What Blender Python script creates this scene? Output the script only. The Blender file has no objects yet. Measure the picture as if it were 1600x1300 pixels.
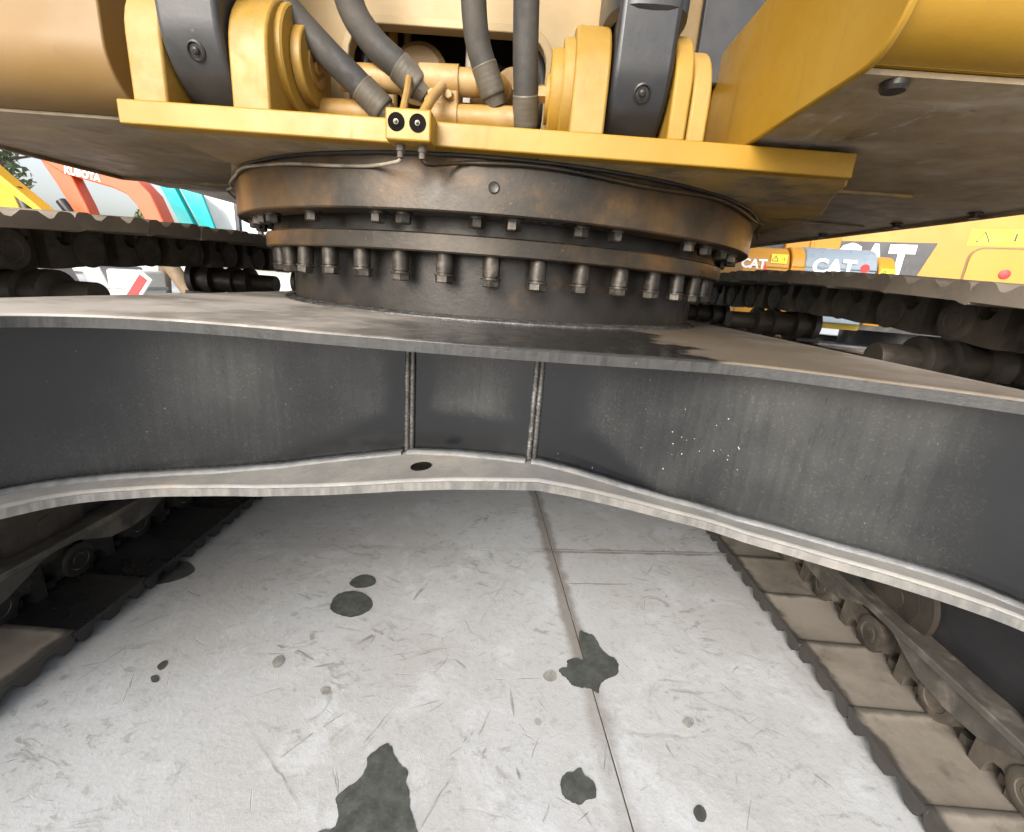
import bpy, bmesh, math, random
from math import sin, cos, pi, radians, sqrt, atan2
from mathutils import Vector, Matrix
from mathutils.geometry import tessellate_polygon
random.seed(7)
S = bpy.context.scene
COL = S.collection

# ------------------------------------------------------------------ camera
F_PX, PITCH, ROLL, YAW, CAM_H = 710.41, .2810, .0762, -.0109, .9833
cd = bpy.data.cameras.new('camera')
cam = bpy.data.objects.new('camera', cd); COL.objects.link(cam); S.camera = cam
cd.sensor_fit = 'HORIZONTAL'; cd.sensor_width = 36.0; cd.lens = 36.0 * F_PX / 1600.0
cd.clip_start = .02; cd.clip_end = 600
fwd = Vector((sin(YAW) * cos(PITCH), cos(YAW) * cos(PITCH), -sin(PITCH)))
rgt = Vector((cos(YAW), -sin(YAW), 0)); up_ = rgt.cross(fwd)
R_ = cos(ROLL) * rgt + sin(ROLL) * up_; U_ = -sin(ROLL) * rgt + cos(ROLL) * up_
cam.matrix_world = Matrix(((R_.x, U_.x, -fwd.x, 0), (R_.y, U_.y, -fwd.y, 0), (R_.z, U_.z, -fwd.z, CAM_H), (0, 0, 0, 1)))

# ------------------------------------------------------------------ world, sun, exposure
SUN_EL, SUN_AZ = 29.0, -158.0        # azimuth measured from +Y towards +X: behind the camera, to the left
w = bpy.data.worlds.new('World'); S.world = w; w.use_nodes = True
nt = w.node_tree; nt.nodes.clear()
wo = nt.nodes.new('ShaderNodeOutputWorld'); bg = nt.nodes.new('ShaderNodeBackground'); sk = nt.nodes.new('ShaderNodeTexSky')
sk.sky_type = 'NISHITA'; sk.sun_disc = False; sk.sun_elevation = radians(SUN_EL); sk.sun_rotation = radians(SUN_AZ)
sk.air_density = 1.0; sk.dust_density = 4.0; sk.ozone_density = .6
hs = nt.nodes.new('ShaderNodeHueSaturation'); hs.inputs['Saturation'].default_value = .42
nt.links.new(sk.outputs[0], hs.inputs['Color']); nt.links.new(hs.outputs[0], bg.inputs[0]); nt.links.new(bg.outputs[0], wo.inputs[0])
bg.inputs[1].default_value = .15
sd = bpy.data.lights.new('sun', 'SUN'); sd.energy = 1.15; sd.angle = radians(34); sd.color = (1, .97, .93)
sun = bpy.data.objects.new('sun', sd); COL.objects.link(sun)
sdir = Vector((sin(radians(SUN_AZ)) * cos(radians(SUN_EL)), cos(radians(SUN_AZ)) * cos(radians(SUN_EL)), sin(radians(SUN_EL))))
sun.rotation_euler = sdir.to_track_quat('Z', 'Y').to_euler()
vs = S.view_settings; vs.view_transform = 'Standard'; vs.look = 'None'; vs.gamma = 1; vs.use_curve_mapping = False
vs.exposure = 1.2
S.cycles.max_bounces = 14; S.cycles.diffuse_bounces = 8; S.cycles.glossy_bounces = 6

# ------------------------------------------------------------------ materials
def srgb(r, g, b):
    f = lambda c: c / 12.92 if c <= .04045 else ((c + .055) / 1.055) ** 2.4
    return (f(r / 255), f(g / 255), f(b / 255), 1)

class NT:
    def __init__(s, name):
        s.m = bpy.data.materials.new(name); s.m.use_nodes = True; s.t = s.m.node_tree; s.t.nodes.clear()
        s.out = s.n('ShaderNodeOutputMaterial'); s.b = s.n('ShaderNodeBsdfPrincipled'); s.l(s.b.outputs[0], s.out.inputs[0])
    def n(s, t, **k):
        o = s.t.nodes.new(t)
        for a, v in k.items(): setattr(o, a, v)
        return o
    def l(s, a, b): s.t.links.new(a, b)
    def math(s, op, a, b=None, clamp=False):
        o = s.n('ShaderNodeMath', operation=op); o.use_clamp = clamp
        for i, v in enumerate((a, b)):
            if v is None: continue
            if isinstance(v, (int, float)): o.inputs[i].default_value = v
            else: s.l(v, o.inputs[i])
        return o.outputs[0]
    def coords(s, rnd=True):
        tc = s.n('ShaderNodeTexCoord'); 
        if not rnd: return tc.outputs['Object']
        oi = s.n('ShaderNodeObjectInfo'); ml = s.math('MULTIPLY', oi.outputs['Random'], 37.0)
        ad = s.n('ShaderNodeVectorMath', operation='ADD'); s.l(tc.outputs['Object'], ad.inputs[0]); s.l(ml, ad.inputs[1]); return ad.outputs[0]
    def scale(s, v, sc):
        o = s.n('ShaderNodeMapping'); o.inputs['Scale'].default_value = sc; s.l(v, o.inputs[0]); return o.outputs[0]
    def noise(s, v, scale, detail=6, rough=.6, dist=0):
        o = s.n('ShaderNodeTexNoise'); o.inputs['Scale'].default_value = scale; o.inputs['Detail'].default_value = detail
        o.inputs['Roughness'].default_value = rough; o.inputs['Distortion'].default_value = dist; s.l(v, o.inputs['Vector']); return o.outputs[0]
    def ramp(s, v, lo, hi, a=0, b=1, smooth=True):
        o = s.n('ShaderNodeMapRange'); o.interpolation_type = 'SMOOTHSTEP' if smooth else 'LINEAR'
        o.inputs[1].default_value = lo; o.inputs[2].default_value = hi; o.inputs[3].default_value = a; o.inputs[4].default_value = b
        s.l(v, o.inputs[0]); return o.outputs[0]
    def mix(s, f, a, b):
        o = s.n('ShaderNodeMix', data_type='RGBA')
        if isinstance(f, (int, float)): o.inputs[0].default_value = f
        else: s.l(f, o.inputs[0])
        for i, v in ((6, a), (7, b)):
            if isinstance(v, tuple): o.inputs[i].default_value = v if len(v) == 4 else (*v, 1)
            else: s.l(v, o.inputs[i])
        return o.outputs[2]
    def bump(s, h, strength, dist=.002):
        o = s.n('ShaderNodeBump'); o.inputs['Strength'].default_value = strength; o.inputs['Distance'].default_value = dist
        s.l(h, o.inputs['Height']); s.l(o.outputs[0], s.b.inputs['Normal'])

def paint(name, base, rough=.4, layers=(), vary=.12, vscale=3, bump=.15, bscale=60, metallic=0, rnd=True, spec=.5, coat=0):
    """layers: (colour, scale, lo, hi, amount, roughness, stretch) dirt or wear laid over the base by noise"""
    k = NT(name); v = k.coords(rnd)
    b2 = tuple(max(0, c * (1 - vary)) for c in base[:3]) + (1,); b1 = tuple(min(1, c * (1 + vary * .6)) for c in base[:3]) + (1,)
    col = k.mix(k.ramp(k.noise(v, vscale), .35, .65), b2, b1)
    ro = k.ramp(k.noise(v, vscale * 5, 3), .3, .7, rough * .8, min(1, rough * 1.25))
    for L in layers:
        c, sc, lo, hi, am = L[:5]
        vv = k.scale(v, L[6]) if len(L) > 6 else v
        f = k.math('MULTIPLY', k.ramp(k.noise(vv, sc, 8, .65), lo, hi), am)
        col = k.mix(f, col, c)
        if len(L) > 5 and L[5] is not None:
            m = k.n('ShaderNodeMix', data_type='FLOAT'); k.l(f, m.inputs[0]); k.l(ro, m.inputs[2]); m.inputs[3].default_value = L[5]; ro = m.outputs[0]
    k.l(col, k.b.inputs['Base Color']); k.l(ro, k.b.inputs['Roughness']); k.b.inputs['Metallic'].default_value = metallic
    k.b.inputs['Specular IOR Level'].default_value = spec
    if coat: k.b.inputs['Coat Weight'].default_value = coat; k.b.inputs['Coat Roughness'].default_value = .15
    if bump: k.bump(k.noise(v, bscale, 5, .7), bump)
    return k.m

DUST = (.20, .165, .125, 1); MUD = (.10, .078, .055, 1); BLK = (.012, .012, .013, 1); RUST = (.22, .10, .035, 1); OILB = (.018, .016, .013, 1)
YEL = (.32, .172, .011)
M = {}
M['yellow'] = paint('yellow_paint', YEL, .38, [((.38, .235, .04, 1), 2.2, .42, .7, .5, .5), ((.27, .14, .010, 1), 5, .5, .75, .45, .6), ((.20, .115, .03, 1), 26, .56, .72, .45, .6, (1, 1, .14)), (MUD, 30, .66, .8, .5, .7), (DUST, 90, .62, .74, .35, .8), (RUST, 13, .70, .76, .55, .8), ((.09, .07, .045, 1), 5.5, .66, .76, .5, .6)], .10, 2, .2, 60)
M['yellow_pale'] = paint('yellow_pale_paint', (.34, .21, .07), .5, [((.50, .40, .24, 1), 1.6, .35, .65, .6, .7), (MUD, 14, .62, .8, .4, .7)], .1, 2, .12, 80)
M['yellow_dusty'] = paint('yellow_dusty_paint', (.205, .120, .036), .45, [((.245, .165, .08, 1), 1.6, .35, .65, .6, .7), (MUD, 14, .62, .8, .4, .7)], .1, 2, .12, 80)
M['yellow_bracket'] = paint('yellow_bracket_paint', (.31, .175, .020), .45, [((.20, .11, .025, 1), 22, .54, .72, .5, .6, (1, 1, .16)), ((.34, .225, .07, 1), 4, .4, .68, .6, .6), ((.24, .125, .018, 1), 11, .5, .72, .5, .6), (RUST, 40, .66, .8, .5, .8), (MUD, 25, .62, .78, .4, .7)], .12, 6, .3, 90)
M['yellow_pipe'] = paint('yellow_pipe_paint', (.30, .165, .032), .45, [(MUD, 18, .55, .75, .5, .7), ((.5, .4, .25, 1), 7, .45, .7, .4, .7)], .12, 8, .2, 120)
M['under'] = paint('dirty_underside', (.27, .20, .115), .40, [((.36, .27, .13, 1), 2.0, .45, .75, .5, .7), ((.52, .46, .38, 1), 3.2, .46, .72, .7, .8, (1.2, 3, 3)), ((.14, .11, .075, 1), 2.4, .52, .72, .6, .7), (OILB, 5, .56, .7, .6, .35), ((.5, .45, .38, 1), 30, .6, .70, .5, .8, (1, .35, 1)), ((.05, .04, .03, 1), 45, .62, .72, .6, .4), ((.34, .30, .25, 1), 90, .6, .72, .4, .8)], .25, 4, .5, 40, rnd=False)
M['under_yellow'] = paint('dirty_yellow_underside', (.42, .27, .075), .55, [((.30, .235, .15, 1), 3.5, .42, .62, .9, .7), (MUD, 7, .5, .66, .8, .65), ((.36, .32, .26, 1), 50, .6, .72, .4, .8)], .2, 5, .3, 60, rnd=False)
M['under_light'] = paint('taupe_underside', (.33, .29, .25), .6, [((.22, .18, .14, 1), 3, .4, .7, .6)], .1, 3, .2, 50, rnd=False)
M['interior'] = paint('dark_interior', (.07, .055, .035), .7, [(DUST, 5, .5, .8, .4)], .2, 4, .2)
M['black_gloss'] = paint('black_gloss_paint', (.020, .021, .022), .22, [((.070, .066, .060, 1), 2.6, .48, .72, .75, .50), ((.032, .038, .039, 1), 2.0, .3, .7, .8, .30), ((.12, .108, .092, 1), 4.2, .56, .74, .35, .6), ((.09, .08, .07, 1), 210, .5, .75, .35, None), ((.3, .28, .25, 1), 150, .765, .80, .5, .8)], .2, 2, .05, 150, rnd=False)
M['black_edge'] = paint('worn_black_edge', (.022, .022, .022), .45, [((.055, .053, .049, 1), 90, .40, .66, .5, .7, (1, 1, .10)), ((.075, .07, .062, 1), 5, .46, .75, .6, .8), ((.3, .28, .25, 1), 50, .66, .76, .5, .8)], .2, 8, .4, 140, rnd=False)
M['flange'] = paint('dusty_flange', (.215, .205, .185), .6, [((.15, .15, .15, 1), 5, .42, .66, .6, .4), ((.36, .32, .265, 1), 4, .5, .75, .6, .8), ((.30, .21, .14, 1), 16, .58, .76, .4, .8), ((.12, .11, .10, 1), 120, .55, .7, .4, .8)], .2, 9, .4, 70, rnd=False)
M['flange_edge'] = paint('worn_flange_edge', (.105, .103, .099), .55, [((.24, .225, .20, 1), 70, .40, .66, .5, .7, (1, 1, .2)), ((.30, .28, .24, 1), 6, .46, .7, .6, .8), ((.09, .09, .088, 1), 9, .5, .68, .6, .5)], .2, 8, .4, 140, rnd=False)
M['weld_grey'] = paint('painted_weld', (.13, .13, .13), .45, [((.22, .21, .19, 1), 7, .45, .7, .6, .7), ((.05, .05, .05, 1), 20, .5, .7, .6, .3)], .2, 12, .6, 160, rnd=False)
M['rubber'] = paint('dusty_rubber_hose', (.030, .028, .025), .65, [((.085, .068, .048, 1), 6, .42, .70, .55, .85), ((.11, .09, .07, 1), 60, .58, .7, .35, .9)], .2, 10, .25, 180)
M['crimp'] = paint('dull_crimp_metal', (.095, .08, .058), .5, [((.26, .23, .18, 1), 30, .55, .7, .6), (OILB, 30, .55, .7, .7)], .2, 14, .3, 100, metallic=.1)
M['black_paint'] = paint('black_cylinder_paint', (.022, .023, .025), .33, [((.06, .055, .05, 1), 4, .4, .7, .6, .5), (DUST, 60, .64, .74, .3, .8)], .2, 4, .12, 100)
M['ring'] = paint('greasy_ring_steel', (.043, .034, .024), .34, [((.25, .13, .038, 1), 2.0, .45, .68, .75, .40), ((.085, .072, .058, 1), 3, .45, .70, .6, .5), (OILB, 3.4, .46, .66, .85, .24), ((.24, .18, .12, 1), 130, .6, .72, .35, .7)], .2, 3, .25, 80, metallic=.25, rnd=False)
M['ring_dark'] = paint('oily_recess_steel', (.030, .026, .022), .4, [((.12, .07, .03, 1), 7, .55, .75, .7, .6), (OILB, 8, .45, .65, .7, .25)], .2, 5, .3, 90, metallic=.2)
M['bolt'] = paint('oily_bolt_steel', (.052, .045, .037), .36, [((.16, .135, .105, 1), 40, .5, .68, .6, .5), (OILB, 30, .52, .66, .6, .25)], .25, 20, .3, 160, metallic=.45)
M['weld'] = paint('weld_bead_steel', (.10, .095, .088), .25, [((.25, .25, .25, 1), 60, .5, .65, .8, .3), (OILB, 30, .45, .6, .7, .2)], .3, 30, 1.0, 120, metallic=.4)
M['line'] = paint('pale_grease_line', (.30, .26, .20), .45, [(MUD, 20, .5, .66, .7)], .2, 12, .2)
M['brass'] = paint('grease_nipple_steel', (.40, .36, .28), .3, [(MUD, 60, .56, .7, .5)], .1, 20, .1, metallic=.7)
M['hole'] = paint('recess_shade_black', (.006, .005, .004), .9, (), .1, 5, 0, spec=.1)  # matt black in place of the shade inside open holes
def grease_ends(m):
    """dark grease worked out over the ends of the shoes"""
    t = m.node_tree; k = NT.__new__(NT); k.m = m; k.t = t; k.b = next(n for n in t.nodes if n.type == 'BSDF_PRINCIPLED')
    src = k.b.inputs['Base Color'].links[0].from_socket; v = k.coords(False); vr = k.coords(); sx = k.n('ShaderNodeSeparateXYZ'); k.l(v, sx.inputs[0])
    a = k.math('ADD', k.math('ABSOLUTE', sx.outputs[0]), k.math('MULTIPLY', k.math('SUBTRACT', k.noise(vr, 16, 5), .5), .055))
    e = k.ramp(a, .322, .342)
    b_ = k.math('ADD', k.math('ABSOLUTE', sx.outputs[1]), k.math('MULTIPLY', k.math('SUBTRACT', k.noise(vr, 20, 5), .5), .03)); e = k.math('MAXIMUM', e, k.math('MULTIPLY', k.ramp(b_, .096, .108), .6))
    k.l(k.mix(k.math('MULTIPLY', e, .85), src, (.022, .021, .020, 1)), k.b.inputs['Base Color']); return m
M['shoe_dry'] = paint('dusty_track_shoe', (.175, .152, .125), .55, [((.27, .24, .20, 1), 2.6, .36, .62, .75, .75), (OILB, 3.5, .62, .70, .75, .35), ((.07, .06, .05, 1), 9, .52, .7, .6, .6), ((.32, .28, .23, 1), 70, .62, .72, .4, .8)], .2, 6, .3, 90)
grease_ends(M['shoe_dry'])
M['shoe_top'] = paint('dusty_upper_shoe', (.20, .165, .13), .6, [((.29, .245, .19, 1), 2.6, .36, .62, .75, .8), ((.10, .085, .068, 1), 6, .5, .7, .7, .6)], .2, 6, .3, 90)
M['shoe_wet'] = paint('oily_track_shoe', (.016, .016, .017), .30, [((.036, .035, .034, 1), 4, .4, .65, .7, .5), (OILB, 5, .45, .65, .7, .22), ((.32, .31, .28, 1), 26, .73, .76, .6, .7)], .2, 5, .25, 80)
M['link_dry'] = paint('dusty_track_link', (.080, .067, .053), .65, [((.15, .125, .095, 1), 8, .42, .66, .7, .8), (OILB, 9, .50, .68, .75, .45)], .25, 9, .5, 70)
M['link_wet'] = paint('oily_track_link', (.036, .034, .032), .35, [((.13, .12, .105, 1), 12, .56, .72, .6, .5), (OILB, 8, .48, .66, .7, .2)], .25, 9, .4, 90, metallic=.2)
M['roller'] = paint('greasy_roller', (.040, .032, .025), .5, [((.085, .068, .05, 1), 7, .45, .7, .6, .75), (OILB, 9, .5, .68, .7, .35)], .25, 9, .4, 70)
M['frame_black'] = paint('black_track_frame', (.018, .018, .02), .42, [((.075, .068, .058, 1), 3, .45, .7, .55, .7)], .2, 4, .2, 80)
M['frame_edge'] = paint('worn_frame_flange', (.085, .078, .068), .5, [((.20, .175, .145, 1), 12, .45, .66, .7, .8), (OILB, 9, .5, .66, .5, .3)], .25, 9, .4, 80)
M['chip'] = paint('white_paint_chip', (.7, .68, .62), .6, (), .1, 40, 0)

def top_plate_mat():
    """dust on the deck, with the wet black oil film that has run out in front of the ring"""
    k = NT('deck_plate_paint'); v = k.coords(False)
    n1 = k.noise(v, 3.2, 8); n2 = k.noise(v, 26, 6); n3 = k.noise(v, 110, 4)
    col = k.mix(k.ramp(n1, .38, .62), (.17, .15, .125, 1), (.30, .27, .235, 1))
    col = k.mix(k.math('MULTIPLY', k.ramp(n2, .5, .66), .5), col, (.40, .36, .30, 1))
    col = k.mix(k.math('MULTIPLY', k.ramp(n3, .58, .7), .4), col, (.07, .06, .05, 1))
    sx = k.n('ShaderNodeSeparateXYZ'); k.l(v, sx.inputs[0])
    jig = k.math('MULTIPLY', k.math('SUBTRACT', k.noise(v, 9, 6), .5), .30)
    x1 = k.math('ADD', sx.outputs[0], jig)
    col = k.mix(k.math('MULTIPLY', k.ramp(x1, -.30, -.50), k.math('MULTIPLY', k.ramp(n1, .35, .6), .75)), col, (.42, .39, .345, 1))
    wet = k.math('MULTIPLY', k.ramp(x1, -.34, -.10), k.ramp(x1, .30, .25))
    br = k.math('MULTIPLY', k.ramp(x1, .18, .26), k.ramp(x1, .75, .45))
    col = k.mix(k.math('MULTIPLY', br, .85), col, (.085, .060, .034, 1))
    col = k.mix(k.math('MULTIPLY', wet, .96), col, (.012, .012, .012, 1))
    k.l(col, k.b.inputs['Base Color'])
    m = k.n('ShaderNodeMix', data_type='FLOAT'); k.l(wet, m.inputs[0]); m.inputs[2].default_value = .6; k.l(k.ramp(n2, .3, .7, .12, .3), m.inputs[3]); k.l(m.outputs[0], k.b.inputs['Roughness'])
    k.bump(n2, .35)
    return k.m
M['deck'] = top_plate_mat()
def web_mat():
    """gloss black paint: dust settled on it in soft drifts with fine run streaks, black touch-up sprayed by the creases, and a dark reflection painted in below"""
    k = NT('web_black_paint'); v = k.coords(False); sx = k.n('ShaderNodeSeparateXYZ'); k.l(v, sx.inputs[0]); X, Z = sx.outputs[0], sx.outputs[2]
    soft = k.noise(v, 2.1, 3, .5); soft2 = k.noise(v, 6.0, 4, .55); streak = k.noise(k.scale(v, (1, 1, .06)), 95, 4, .6); fine = k.noise(v, 240, 4, .7)
    dust = k.math('MULTIPLY', k.ramp(soft, .34, .70), k.math('ADD', k.math('MULTIPLY', k.ramp(soft2, .3, .7), .5), .5))
    dust = k.math('MULTIPLY', dust, k.math('ADD', k.math('MULTIPLY', k.ramp(streak, .35, .65), .25), .75))
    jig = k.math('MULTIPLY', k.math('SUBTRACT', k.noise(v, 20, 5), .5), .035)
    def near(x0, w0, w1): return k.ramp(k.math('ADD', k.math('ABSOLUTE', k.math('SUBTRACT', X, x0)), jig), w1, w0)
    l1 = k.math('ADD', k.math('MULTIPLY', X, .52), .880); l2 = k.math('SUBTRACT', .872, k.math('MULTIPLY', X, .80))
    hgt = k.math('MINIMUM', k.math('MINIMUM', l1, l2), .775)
    low = k.ramp(k.math('SUBTRACT', k.math('ADD', hgt, k.math('MULTIPLY', jig, .6)), Z), -.012, .022)  # dark reflection painted into the colour below the sloping outline
    touchup_reflect = k.math('MAXIMUM', k.math('MAXIMUM', near(-.189, .028, .062), near(.045, .035, .10)), low, True)
    dust = k.math('MULTIPLY', dust, k.math('SUBTRACT', 1, k.math('MULTIPLY', touchup_reflect, .985)))
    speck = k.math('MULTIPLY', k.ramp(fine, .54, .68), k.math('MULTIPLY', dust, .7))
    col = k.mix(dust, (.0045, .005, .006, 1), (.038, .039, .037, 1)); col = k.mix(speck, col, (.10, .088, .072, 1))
    chip = k.ramp(k.noise(v, 170, 2, .5), .765, .79); col = k.mix(k.math('MULTIPLY', chip, .5), col, (.3, .29, .27, 1))
    k.b.inputs['Specular IOR Level'].default_value = .5
    k.l(col, k.b.inputs['Base Color']); k.l(k.math('ADD', k.math('MULTIPLY', dust, .24), k.ramp(soft2, .3, .7, .12, .20)), k.b.inputs['Roughness'])
    k.bump(k.math('ADD', soft2, k.math('MULTIPLY', fine, .06)), .12, .004)
    return k.m
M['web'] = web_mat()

JA = .1110                                   # the slab joints run 6.3 degrees off the tracks
JN = Vector((1, JA, 0)).normalized(); JV = Vector((-JN.y, JN.x, 0)); JO = Vector((.181, 1.565, 0))
def concrete():
    k = NT('worn_concrete'); g = k.n('ShaderNodeNewGeometry'); v = g.outputs['Position']
    big = k.noise(v, 1.1, 5, .6); mid = k.noise(v, 4.5, 9, .72, .5); fine = k.noise(v, 48, 7, .75); grit = k.noise(v, 230, 4, .8)
    col = k.mix(k.ramp(big, .36, .64), (.405, .40, .39, 1), (.46, .472, .482, 1))
    col = k.mix(k.math('MULTIPLY', k.ramp(mid, .50, .64), .5), col, (.56, .578, .598, 1))
    col = k.mix(k.math('MULTIPLY', k.ramp(k.noise(v, 6.5, 9, .75, 1.2), .54, .72), .5), col, (.25, .245, .23, 1))
    col = k.mix(k.math('MULTIPLY', k.ramp(k.noise(v, 17, 8, .75, .6), .54, .68), .42), col, (.235, .23, .215, 1))
    col = k.mix(k.math('MULTIPLY', k.ramp(fine, .54, .68), .4), col, (.22, .215, .205, 1))
    col = k.mix(k.math('MULTIPLY', k.ramp(grit, .56, .70), .3), col, (.66, .655, .64, 1))
    col = k.mix(k.math('MULTIPLY', k.ramp(grit, .44, .32), .25), col, (.25, .245, .235, 1))
    sm = k.math('MULTIPLY', k.ramp(k.noise(k.scale(v, (1, 1.7, 1)), 9, 7, .7, 2.0), .53, .64), k.ramp(k.noise(v, 2.6, 3), .44, .60))
    col = k.mix(k.math('MULTIPLY', sm, .62), col, (.20, .192, .18, 1))
    # scrape marks: several sets of thin stretched streaks at different angles, each in its own patches
    h = None
    for q, (ang, len_, sc, th) in enumerate(((28, 14, 3.0, .668), (58, 20, 2.6, .665), (-62, 16, 3.4, .672), (8, 18, 2.8, .675), (-25, 12, 4.0, .675), (74, 16, 3.6, .668), (40, 9, 6.0, .690), (-50, 9, 6.5, .692))):
        m1 = k.n('ShaderNodeMapping'); m1.inputs['Rotation'].default_value = (0, 0, radians(-ang)); m1.inputs['Location'].default_value = (q * 3.7, q * 5.1, 0); k.l(v, m1.inputs[0])
        m2 = k.n('ShaderNodeMapping'); m2.inputs['Scale'].default_value = (1, len_, 1); k.l(m1.outputs[0], m2.inputs[0])
        s_ = k.ramp(k.noise(m2.outputs[0], sc, 4, .55), th, th + .03)
        of = k.n('ShaderNodeMapping'); of.inputs['Location'].default_value = (q * 11.3, q * 7.7, 0); k.l(v, of.inputs[0])
        s_ = k.math('MULTIPLY', s_, k.ramp(k.noise(of.outputs[0], 2.3, 3), .48, .62)); h = s_ if h is None else k.math('MAXIMUM', h, s_)
    col = k.mix(k.math('MULTIPLY', h, .5), col, (.13, .127, .12, 1))
    # pin marks and small drips
    vo = k.n('ShaderNodeTexVoronoi'); vo.inputs['Scale'].default_value = 7.0; k.l(v, vo.inputs['Vector'])
    drop = k.math('MULTIPLY', k.ramp(vo.outputs['Distance'], .095, .05), k.ramp(k.noise(v, 1.9, 2), .5, .56))
    col = k.mix(k.math('MULTIPLY', drop, .5), col, (.16, .16, .155, 1))
    # dirt that has settled along the long joint
    def band(nrm, off, w0, w1):
        d = k.n('ShaderNodeVectorMath', operation='DOT_PRODUCT'); k.l(v, d.inputs[0]); d.inputs[1].default_value = nrm
        a = k.math('ABSOLUTE', k.math('SUBTRACT', d.outputs['Value'], off))
        a = k.math('ADD', a, k.math('MULTIPLY', k.math('SUBTRACT', k.noise(v, 14, 5), .5), .05)); return k.ramp(a, w1, w0)
    yv = k.n('ShaderNodeVectorMath', operation='DOT_PRODUCT'); k.l(v, yv.inputs[0]); yv.inputs[1].default_value = JV
    b1 = k.math('MULTIPLY', band(JN, JN.dot(JO) - .006, .006, .044), k.ramp(yv.outputs['Value'], JV.dot(JO) - .9, JV.dot(JO) - .3, .45, 1.25), True)
    col = k.mix(k.math('MULTIPLY', b1, .7), col, (.15, .122, .095, 1))
    sd_ = k.n('ShaderNodeVectorMath', operation='DOT_PRODUCT'); k.l(v, sd_.inputs[0]); sd_.inputs[1].default_value = JN
    b2 = k.math('MULTIPLY', band(JV, JV.dot(JO), .003, .020), k.ramp(sd_.outputs['Value'], JN.dot(JO) - .1, JN.dot(JO) + .05, .25, 1.3), True)
    col = k.mix(k.math('MULTIPLY', b2, .6), col, (.13, .105, .08, 1))
    k.l(col, k.b.inputs['Base Color'])
    k.l(k.ramp(mid, .3, .7, .62, .85), k.b.inputs['Roughness'])
    hh = k.math('SUBTRACT', k.math('ADD', fine, k.math('MULTIPLY', mid, 1.5)), k.math('MULTIPLY', h, .8))
    k.bump(hh, .45, .0025)
    return k.m
M['concrete'] = concrete()
def stain_mat(name, c, r):
    k = NT(name); g = k.n('ShaderNodeNewGeometry'); v = g.outputs['Position']
    col = k.mix(k.ramp(k.noise(v, 30, 8, .7), .35, .7), c, tuple(x * 2.0 for x in c[:3]) + (1,))
    col = k.mix(k.math('MULTIPLY', k.ramp(k.noise(v, 190, 4, .7), .6, .7), .3), col, (.2, .2, .18, 1))
    k.l(col, k.b.inputs['Base Color']); k.b.inputs['Roughness'].default_value = r; k.bump(k.noise(v, 120, 5), .4); return k.m
M['wet'] = stain_mat('wet_concrete_patch', (.050, .054, .047, 1), .5)
M['wet_faint'] = stain_mat('damp_concrete_patch', (.19, .186, .17, 1), .8)
M['scrape'] = stain_mat('scraped_concrete', (.23, .224, .212, 1), .8)
M['joint'] = paint('joint_filler', (.10, .085, .07), .9, (), .3, 20, .3)

def flat(name, c, rough=.5, metallic=0, **k): return paint(name, c, rough, k.get('layers', [(DUST, 9, .55, .75, .3, .8)]), .08, 2, .08, metallic=metallic)
M['b_yellow'] = flat('machine_yellow', (.44, .205, .014), .35)
M['b_lemon'] = flat('lemon_yellow', (.55, .37, .01), .4)
M['b_red'] = flat('orange_red_paint', (.72, .105, .04), .35)
M['b_teal'] = flat('teal_paint', (.02, .50, .50), .35)
M['b_grey'] = flat('grey_paint', (.30, .31, .32), .45)
M['b_pale'] = flat('pale_grey_paint', (.62, .61, .58), .5)
M['b_dark'] = flat('dark_grey_panel', (.035, .037, .042), .4)
M['b_blue'] = flat('blue_grey_hood', (.20, .245, .29), .3)
M['b_white'] = flat('white_print', (.85, .85, .85), .5, layers=())
M['b_redprint'] = flat('red_print', (.75, .03, .03), .5, layers=())
M['b_sticker'] = flat('yellow_sticker', (.85, .72, .03), .5, layers=())
M['b_black'] = flat('black_track_rubber', (.03, .028, .026), .6)
M['b_brown'] = flat('muddy_hose', (.17, .12, .07), .7)
M['b_chrome'] = flat('cylinder_rod', (.6, .6, .6), .2, 1)
def glass():
    k = NT('cab_glass'); k.b.inputs['Base Color'].default_value = (.35, .42, .45, 1); k.b.inputs['Roughness'].default_value = .06
    k.b.inputs['Metallic'].default_value = .35; k.b.inputs['Alpha'].default_value = .8; return k.m
M['glass'] = glass()
M['leaf'] = paint('tree_leaves', (.13, .17, .07), .6, [((.24, .27, .14, 1), 3, .4, .7, .7)], .3, 1, 0)
M['bark'] = paint('tree_bark', (.11, .085, .06), .9, (), .3, 4, .5)
M['render_wall'] = paint('pale_building_render', (.58, .56, .52), .8, [(DUST, 2, .5, .8, .4)], .1, 1, .1)

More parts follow.
